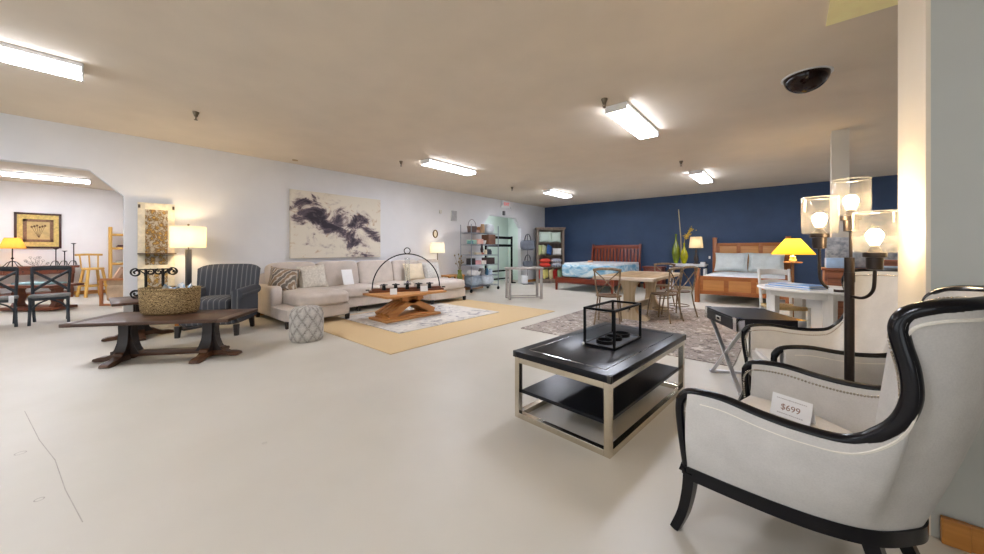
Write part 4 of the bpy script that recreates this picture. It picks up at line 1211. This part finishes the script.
G_('bowl', 'grey bowl at the near end of the third wire shelf', .08, -.42, 3, (.2, .2, .07), (190, 186, 182), 'bowl')
G_('carton', 'flat cream carton on the third wire shelf', .08, -.20, 3, (.2, .2, .05), (212, 196, 170))
G_('figurine', 'dark figurine standing in the middle of the third wire shelf', .06, .06, 3, (.15, .15, .30), (56, 44, 44), 'figure')
G_('jar', 'dark blue round pot at the far end of the third wire shelf', .06, .38, 3, (.17, .17, .13), (54, 62, 76), 'jar')
G_('carton', 'black carton at the near end of the fourth wire shelf', .08, -.44, 2, (.2, .16, .15), (34, 32, 36))
G_('carton', 'rose carton beside the black one on the fourth wire shelf', .08, -.22, 2, (.2, .2, .1), (206, 150, 152))
G_('carton', 'white carton in the middle of the fourth wire shelf', .08, .02, 2, (.2, .18, .09), (222, 214, 206))
G_('carton', 'dark brown carton at the far end of the fourth wire shelf', .08, .32, 2, (.22, .32, .16), (62, 46, 44))
G_('towel', 'folded white cloth on the fifth wire shelf', .06, -.34, 1, (.28, .3, .14), (214, 212, 210), 'bag')
G_('pot', 'black and white spotted pot on the fifth wire shelf', .08, .02, 1, (.2, .2, .17), (126, 124, 126), 'jar')
G_('bottle', 'blue bottle on the fifth wire shelf', .08, .26, 1, (.1, .1, .16), (60, 108, 140), 'jar')
G_('bottle', 'pale round bottle at the far end of the fifth wire shelf', .08, .42, 1, (.13, .13, .14), (196, 208, 220), 'jar')
G_('wrapped_bundle', 'grey blue plastic wrapped bundle at the near end of the lowest wire shelf', .0, -.27, 0, (.38, .5, .27), (150, 166, 184), 'bag')
G_('wrapped_bundle', 'pale plastic wrapped bundle at the far end of the lowest wire shelf', .0, .27, 0, (.38, .5, .25), (196, 204, 212), 'bag')

G_('carton', 'small amber carton on the topmost wire shelf behind the tan jar', -.10, .12, 5, (.14, .16, .16), (186, 128, 70))
G_('carton', 'low teal carton on the second wire shelf from the top, at its end', .12, -.50, 4, (.14, .10, .07), (96, 146, 148))
G_('jar', 'small cream jar on the third wire shelf beside the figurine', .08, .20, 3, (.1, .1, .12), (222, 208, 182), 'jar')
G_('carton', 'flat terracotta carton on the third wire shelf', .1, -.04, 3, (.16, .1, .05), (178, 104, 84))
G_('carton', 'small red carton on the fourth wire shelf', .1, .15, 2, (.14, .1, .1), (160, 58, 54))
G_('bowl', 'white bowl in the middle of the fifth wire shelf', .06, -.12, 1, (.18, .16, .1), (226, 224, 220), 'bowl')

# black frame standing in the mint passage
fr = thing('black_frame_rack', 'black metal frame with cross rails in front of the mint wall', 'rack', (-.30, 9.45, 0))
for s_ in (-1, 1):
    MB().box((0, s_*.72, .86), (.05, .06, 1.72)).build('post', BLACK, fr, smooth=0)
    MB().box((0, s_*.72, .02), (.36, .06, .04)).build('foot', BLACK, fr, smooth=0)
for z in (1.66, 1.38, .48, .2): MB().box((0, 0, z), (.035, 1.40, .09 if z > 1 else .05)).build('rail', BLACK, fr, smooth=0)

# stand with hanging bags
bs = thing('bag_stand', 'slim grey display stand with two bags by the corner bookcase', 'stand', (.38, 10.22, 0), R(50))
GMT = plain('grey stand metal', (98, 102, 108), .45, .4)
MB().box((0, 0, .012), (.40, .34, .024), bev=.004).build('base', GMT, bs)
MB().cyl((0, 0, .02), (0, 0, 1.78), .012, seg=10).build('pole', GMT, bs)
for z in (.62, 1.22): MB().box((0, 0, z), (.44, .24, .012), bev=.003).build('tray', GMT, bs, smooth=0)
GB = fabric('grey bag canvas', (108, 112, 120), .1, 200)
def bag(lb, z, w_, h_):
    t = thing('duffel_bag', lb, 'bag', (.38, 10.22, z), R(50), 'bags on the stand')
    MB().cush((0, -.02, h_/2), (w_, .20, h_), 5, n=8).build('bag_body', GB, t)
    for s_ in (-1, 1): MB().tube(spline([(-.12, -.02+s_*.05, h_*.92), (-.07, -.02+s_*.03, h_+.16), (.0, -.02, h_+.22), (.07, -.02+s_*.03, h_+.16), (.12, -.02+s_*.05, h_*.92)], 5), .009, 6).build('handle', plain('dark strap', (52, 56, 66), .8), t)
bag('grey duffel bag on the upper tray of the slim stand', 1.23, .52, .34)
bag('grey shoulder bag on the lower tray of the slim stand', .63, .34, .20)
tag(at(MB().box((0, 0, .14), (.22, .20, .28), bev=.005).build('white_carton', WHITE), (.30, 10.12, .025), R(50)), 'white carton standing at the base of the bag stand', 'carton')

# weathered bookcase set across the corner
BCM = wood('weathered grey brown bookcase', (96, 82, 70), (140, 122, 106), 'z', .6, 10)
bc = thing('bookcase', 'weathered open bookcase with pillows in the corner of navy and white walls', 'bookcase', (.70, 11.22, 0), R(40))
m = MB()
for s_ in (-1, 1): m.box((s_*.47, 0, 1.03), (.07, .36, 1.96), bev=.005)
m.box((0, .17, 1.03), (.9, .02, 1.9)); o = m.build('carcass', BCM, bc)
m = MB().box((0, 0, 2.03), (1.10, .44, .05), bev=.012).box((0, -.005, 1.985), (1.04, .40, .05), bev=.008); m.build('cornice', BCM, bc)
MB().box((0, 0, .06), (1.02, .38, .12), bev=.006).build('plinth', BCM, bc)
BZ = [.14, .58, 1.02, 1.49]
for z in BZ: MB().box((0, 0, z-.0125), (.88, .34, .025)).build('shelf', BCM, bc, smooth=0)
def onb(x, y, z):
    a = R(40); return (.70+x*math.cos(a)-y*math.sin(a), 11.22+x*math.sin(a)+y*math.cos(a), z)
def cushion(lb, x, z, w_, h_, t_, c, rx=0, ry=0, rz=0, flat=False, mt=None):
    m = MB().pillow((0, 0, 0), w_, h_, t_, Rm(90, 0, 0) if flat else Rm(rx, ry, rz))
    o = m.build('cushion', mt or fabric('cushion '+lb[:24], c, .06, 200))
    at(o, onb(x, -.05, z), R(40))
    return tag(o, lb, 'cushion', 'pillows in the corner bookcase')
LAT = stripes('mint lattice cushion cloth', [(.3, (166, 196, 180)), (.6, (228, 234, 226))], 9, 'DIAGONAL')
cushion('mint lattice cushion on the topmost bookcase shelf, nearer the white wall', -.20, 1.71, .46, .42, .15, 0, -8, mt=LAT)
cushion('mint lattice cushion on the topmost bookcase shelf, nearer the navy wall', .20, 1.70, .40, .40, .15, 0, -8, mt=LAT)
cushion('pale green cushion standing first on the second bookcase shelf', -.36, 1.22, .36, .38, .11, (196, 204, 150), 0, 0, 62)
cushion('cream green cushion standing on the second bookcase shelf beside the blue one', -.22, 1.22, .36, .38, .11, (214, 216, 176), 0, 8, 62)
cushion('blue and white cushion standing on the second bookcase shelf', -.03, 1.22, .34, .38, .12, (60, 96, 156), 0, 16, 58)
cushion('white floral oval cushion lying on the second bookcase shelf', .26, 1.16, .34, .26, .22, (222, 222, 218), 0)
cushion('coral red cushion lying lower on the third bookcase shelf', -.20, .665, .42, .34, .15, (214, 74, 62), flat=True)
cushion('coral red cushion lying on top of the other on the third bookcase shelf', -.20, .825, .42, .34, .15, (218, 82, 68), flat=True)
NW = stripes('navy and white cushion cloth', [(.35, (52, 64, 104)), (.6, (222, 222, 226))], 7, 'DIAGONAL')
cushion('navy and white cushion lying lower on the third bookcase shelf', .22, .665, .40, .34, .15, 0, flat=True, mt=NW)
cushion('navy and white cushion lying on top of the other on the third bookcase shelf', .22, .825, .40, .34, .15, 0, flat=True, mt=NW)
cushion('red cushion standing first on the lowest bookcase shelf', -.33, .33, .34, .36, .11, (190, 52, 44), 0, -6, 55)
cushion('yellow cushion standing on the lowest bookcase shelf', -.17, .33, .34, .36, .12, (226, 214, 130), 0, -8, 55)
cushion('cream cushion standing in the middle of the lowest bookcase shelf', .05, .33, .34, .36, .12, (226, 208, 160), 0, -10, 55)
cushion('dark red cushion standing on the lowest bookcase shelf', .20, .33, .34, .36, .11, (164, 44, 40), 0, -10, 55)
cushion('sage green cushion standing last on the lowest bookcase shelf', .36, .33, .34, .36, .11, (150, 176, 140), 0, -12, 55)

# grey frame console in front of it all
GRM = plain('grey washed frame', (168, 162, 156), .5, var=.05)
gt = thing('grey_frame_table', 'grey open frame console table standing alone before the bookcase', 'console table', (2.42, 7.11, 0), R(52))
MB().box((0, 0, .765), (.90, .40, .05), bev=.004).build('top', GRM, gt)
for sx in (-1, 1):
    for sy in (-1, 1): MB().box((sx*.405, sy*.16, .37), (.06, .05, .74), bev=.003).build('leg', GRM, gt)
m = MB()
for sx in (-1, 1): m.box((sx*.405, 0, .03), (.03, .28, .03))
m.box((0, -.16, .05), (.74, .02, .025)); m.box((0, .16, .05), (.74, .02, .025)); m.build('stretcher', GRM, gt, smooth=0)
# ---------------------------------------------------------------- side room on the left
NAVYW = wood('blue black painted wood', (28, 34, 42), (44, 52, 62), 'z', .4, 10)
SEATG = fabric('grey seat pad', (128, 128, 126), .06, 200)
def crossback(label):
    t = thing('cross_back_chair', label, 'chair', group='dark cross back chairs in the side room')
    MB().cush((0, .0, .455), (.44, .43, .045), 7).build('seat', SEATG, t)
    m = MB()
    for a, b in (((-.2, .19), (.2, .19)), ((-.19, -.18), (.19, -.18)), ((-.2, -.18), (-.2, .19)), ((.2, -.18), (.2, .19))):
        m.bar((a[0], a[1], .42), (b[0], b[1], .42), .025, .05)
    m.build('seat_rail', NAVYW, t, smooth=0)
    for s_ in (-1, 1):
        MB().tube(spline([(s_*.19, .185, .44), (s_*.195, .19, .2), (s_*.20, .21, 0)], 3), .019, 10).build('leg', NAVYW, t)
        MB().tube(spline([(s_*.175, -.25, 0), (s_*.185, -.19, .25), (s_*.19, -.19, .48), (s_*.20, -.24, .72), (s_*.205, -.28, .92)], 4), .019, 10).build('back_post', NAVYW, t)
        MB().tube(spline([(s_*.19, .19, .24), (s_*.12, .20, .34), (s_*.02, .20, .40)], 4), .012, 8).build('bracket', NAVYW, t)
    MB().tube(spline([(-.205, -.275, .90), (0, -.305, .91), (.205, -.275, .90)], 6), .03, 10, flat=(.5, 1.3)).build('top_rail', NAVYW, t)
    m = MB()
    for s_ in (-1, 1): m.tube(spline([(-s_*.2, -.265, .86), (0, -.25+.01*s_, .70), (s_*.19, -.2, .53)], 6), .017, 8, flat=(.6, 1.2))
    m.build('cross_brace', NAVYW, t)
    return t
q1 = at(crossback('blue black cross back chair in the side room, fully in the picture'), (-1.98, -.43, 0), R(-90))
dup(q1, 'blue black cross back chair cut by the picture edge, with a white tag', (-2.03, -.97, 0), R(-86))
tag(MB().box((-1.80, -.80, .44), (.003, .05, .11), rz=R(10)).build('seat_tag', WHITE, smooth=0), 'white paper tag hanging from the seat of the left edge chair', 'tag')
REDB = wood('reddish brown table wood', (88, 42, 24), (128, 68, 42), 'x', .35, 10)
ct2 = thing('low_trestle_table', 'reddish brown low trestle table behind the blue black chairs', 'coffee table', (-4.1, -.68, 0), R(42))
MB().box((0, 0, .50), (1.15, .62, .05), bev=.01).build('tabletop', REDB, ct2)
MB().box((0, 0, .05), (1.05, .46, .06), bev=.01).build('base_shelf', REDB, ct2)
for s_ in (-1, 1):
    MB().prism([(-.10, .08), (.10, .08), (.06, .16), (.09, .28), (.06, .40), (.12, .475), (-.12, .475), (-.06, .40), (-.09, .28), (-.06, .16)], 'x', s_*.38-.05, s_*.38+.05).build('pedestal', REDB, ct2, 30)
tag(at(MB().box((0, 0, .0175), (.70, .34, .035), bev=.006).build('serving_tray', plain('pale teal tray', (150, 188, 196), .4)), (-4.12, -.66, .526), R(42)), 'pale teal tray on the low trestle table', 'tray')
cs = thing('console_sideboard', 'dark red brown console along the back of the side room', 'console table', (-6.88, -1.05, 0))
MB().box((0, 0, .79), (.56, 1.76, .05), bev=.008).build('top', REDB, cs)
MB().box((0, 0, .69), (.48, 1.60, .15), bev=.004).build('apron', REDB, cs, smooth=0)
for k in (-1, 0, 1):
    d_ = MB().box((.245, k*.52, .69), (.02, .46, .11), bev=.004).build('drawer', REDB, cs, smooth=0)
    MB().ball((.265, k*.52, .69), .014, 8).build('knob', IRON, d_)
for sx in (-1, 1):
    for sy in (-1, 1): MB().lathe([(.04, .0), (.03, .03), (.045, .15), (.03, .3), (.045, .5), (.05, .62)], c=(sx*.2, sy*.74, 0), seg=16).build('leg', REDB, cs)
MB().box((0, 0, .14), (.44, 1.5, .03)).build('lower_shelf', REDB, cs, smooth=0)
AMB = shade_mat('amber pleated shade', (224, 166, 80), .12, .45)
al_ = thing('iron_table_lamp', 'scrolled iron table lamp with amber shade on the side room console', 'table lamp', (-6.85, -1.22, .815))
MB().cyl((0, 0, .0), (0, 0, .50), .010, seg=8).ball((0, 0, .2), .025, 10).build('stem', IRON, al_)
m = MB()
for k in range(4):
    a = k*PI/2+.6
    m.tube(spline([(0, 0, .14), (.08*math.cos(a), .08*math.sin(a), .10), (.14*math.cos(a), .14*math.sin(a), .02), (.17*math.cos(a), .17*math.sin(a), .008)], 4), .008, 6)
m.build('scroll_base', IRON, al_)
MB().lathe([(.21, .44), (.12, .70)], seg=32, cap=False).build('lamp_shade', AMB, al_)
point('amber_lamp_glow', (-6.85, -1.22, 1.37), 4, (1, .72, .38), .04)
wt_ = thing('wire_leaf_sculpture', 'grey wire leaf sculpture on the side room console under the picture', 'sculpture', (-6.8, -.84, .815))
m = MB(); random.seed(9)
for k in range(16):
    y = random.uniform(-.19, .19); z = random.uniform(.05, .24)
    m.tube(spline([(0, y*.3, 0), (0, y*.8, z*.5), (random.gauss(0, .02), y, z)], 3), .003, 5)
    m.tube([(0, y+.024*math.cos(a*PI/5), z+.024*math.sin(a*PI/5)) for a in range(10)], .003, 5, closed=True)
m.build('wire_leaf', plain('grey wire', (138, 136, 134), .4, .6), wt_)
def cstand(lb, y, x, h_):
    t = thing('candlestick', lb, 'candlestick', (x, y, .815), 0, 'iron candlesticks on the side room console')
    MB().cyl((0, 0, .01), (0, 0, h_), .010, seg=8).build('stem', IRON, t)
    m = MB()
    for k in range(3):
        a = k*2*PI/3+.4
        m.tube(spline([(0, 0, .12), (.05*math.cos(a), .05*math.sin(a), .11), (.09*math.cos(a), .09*math.sin(a), .008)], 4), .007, 6)
    m.build('tripod_foot', IRON, t)
    MB().lathe([(.015, h_), (.05, h_+.02), (.048, h_+.026), (.01, h_+.012)], seg=14).build('cup', IRON, t)
cstand('shortest iron candlestick, beside the tallest on the side room console', -.42, -6.78, .36)
cstand('iron candlestick of middle height on the side room console', -.56, -6.78, .42)
cstand('tallest iron candlestick at the end of the side room console', -.27, -6.82, .56)
# framed botanical picture
pf_ = thing('framed_picture', 'framed botanical picture with gold mats on the side room wall', 'picture', (-7.295, -.86, 1.72), 0)
pf_.scale = (1, .88, .93)
DKF = plain('dark brown frame wood', (70, 38, 30), .4)
m = MB()
for s_ in (-1, 1): m.box((.018, s_*.40, 0), (.036, .05, .98), bev=.004); m.box((.018, 0, s_*.465), (.036, .85, .05), bev=.004)
m.build('frame', DKF, pf_)
MB().box((.008, 0, 0), (.012, .76, .89)).build('outer_mat', plain('gold mat', (214, 186, 110), .7, var=.1, scale=20), pf_, smooth=0)
m = MB()
for s_ in (-1, 1): m.box((.016, s_*.24, 0), (.008, .07, .62)); m.box((.016, 0, s_*.28), (.008, .55, .07))
m.build('inner_mat', plain('umber mat', (136, 102, 76), .7, var=.15, scale=30), pf_, smooth=0)
MB().box((.012, 0, 0), (.012, .42, .50)).build('print_paper', plain('tan print paper', (204, 176, 120), .8, var=.06), pf_, smooth=0)
m = MB(); random.seed(2)
for k in range(6):
    y1 = -.12+.048*k
    m.tube(spline([(.0195, .01, -.2), (.0195, y1*.5, -.05), (.0195, y1, .1+.02*(k % 3))], 4), .004, 5)
    m.ball((.0195, y1, .1+.02*(k % 3)), (.003, .022, .03), 8)
m.build('plant_drawing', plain('brown drawing ink', (112, 82, 52), .8), pf_)
# log stool, log shelf and tan armchair
LOG = wood('yellow pine log', (196, 144, 62), (228, 182, 96), 'z', .5, 8)
ls_ = thing('log_bar_stool', 'yellow pine log bar stool with low back in the side room', 'bar stool', (-6.45, .06, 0), R(20))
MB().lathe([(.19, .70), (.205, .71), (.205, .745), (.19, .755)], seg=28).build('seat', LOG, ls_)
for sx in (-1, 1):
    for sy in (-1, 1): MB().tube([(sx*.13, sy*.13, .70), (sx*.21, sy*.21, 0)], [.03, .034], 12).build('leg', LOG, ls_)
m = MB()
for s_ in (-1, 1):
    m.cyl((s_*.18, -.18, .28), (s_*.18, .18, .28), .022).cyl((-.17, s_*.17, .36), (.17, s_*.17, .36), .022)
m.build('stretcher', LOG, ls_)
for y in (-.17, 0, .17): MB().cyl((-.16, y*.9, .74), (-.20, y, 1.08), .015).build('back_spindle', LOG, ls_)
MB().tube(spline([(-.19, -.25, 1.09), (-.225, 0, 1.10), (-.19, .25, 1.09)], 5), .026, 12).build('back_rail', LOG, ls_)
lg = thing('log_shelf', 'yellow pine log shelf by the side room wall', 'shelf', (-6.95, .68, 0))
for sx in (-1, 1):
    for sy in (-1, 1): MB().cyl((sx*.15, sy*.30, 0), (sx*.15, sy*.30, 1.86), .036).build('post', LOG, lg)
for z in (.35, .85, 1.28, 1.66):
    m = MB().box((0, 0, z), (.34, .62, .03), bev=.006)
    m.cyl((.15, -.33, z-.02), (.15, .33, z-.02), .03); m.build('shelf_board', LOG, lg)
for z, y, d, c, lb in ((1.295, -.04, (.22, .30, .035), (116, 76, 62), 'brown book lying lower on the log shelf'), (1.332, -.03, (.2, .27, .03), (66, 46, 46), 'dark book lying on top of the other on the log shelf'),
                       (.865, -.06, (.22, .28, .05), (190, 188, 178), 'pale folded cloth on the log shelf')):
    tag(MB().box((-6.93, (.68)+y, z+d[2]/2), d, bev=.004).build('book' if 'book' in lb else 'folded_cloth', plain('shelf goods '+lb[:12], c, .6), smooth=0), lb, 'book' if 'book' in lb else 'cloth')
TANL = fabric('tan upholstery', (200, 172, 142), .06, 200)
RAWW = wood('orange brown arm wood', (168, 104, 62), (198, 134, 86), 'z', .45)
ta = thing('tan_lounge_chair', 'tan lounge chair with square wooden loop arms at the edge of the side room', 'armchair', (-3.95, .62, 0), R(-40))
# seat front towards -y
MB().cush((0, .02, .27), (.56, .62, .38), 10).build('seat_base', TANL, ta)
MB().cush((0, -.03, .50), (.54, .58, .13), 6).build('seat_cushion', TANL, ta)
MB().cush((0, .30, .58), (.58, .16, .50), 6, rot=Rm(-12)).build('backrest', TANL, ta)
for s_ in (-1, 1):
    m = MB()
    for a, b in (((-.33, .0), (-.33, .57)), ((.30, .0), (.30, .57)), ((-.35, .575), (.32, .575)), ((-.35, .02), (.32, .02))):
        m.bar((s_*.31, a[0], a[1]+.0), (s_*.31, b[0], b[1]), .045, .045)
    m.build('loop_arm', RAWW, ta, smooth=0)
tag(MB().pillow((-4.0, .52, .70), .42, .34, .14, Rm(-30, 0, -40)).build('throw_pillow', fabric('pink beige pillow', (222, 186, 160), .05)), 'pinkish beige pillow on the tan lounge chair', 'pillow')
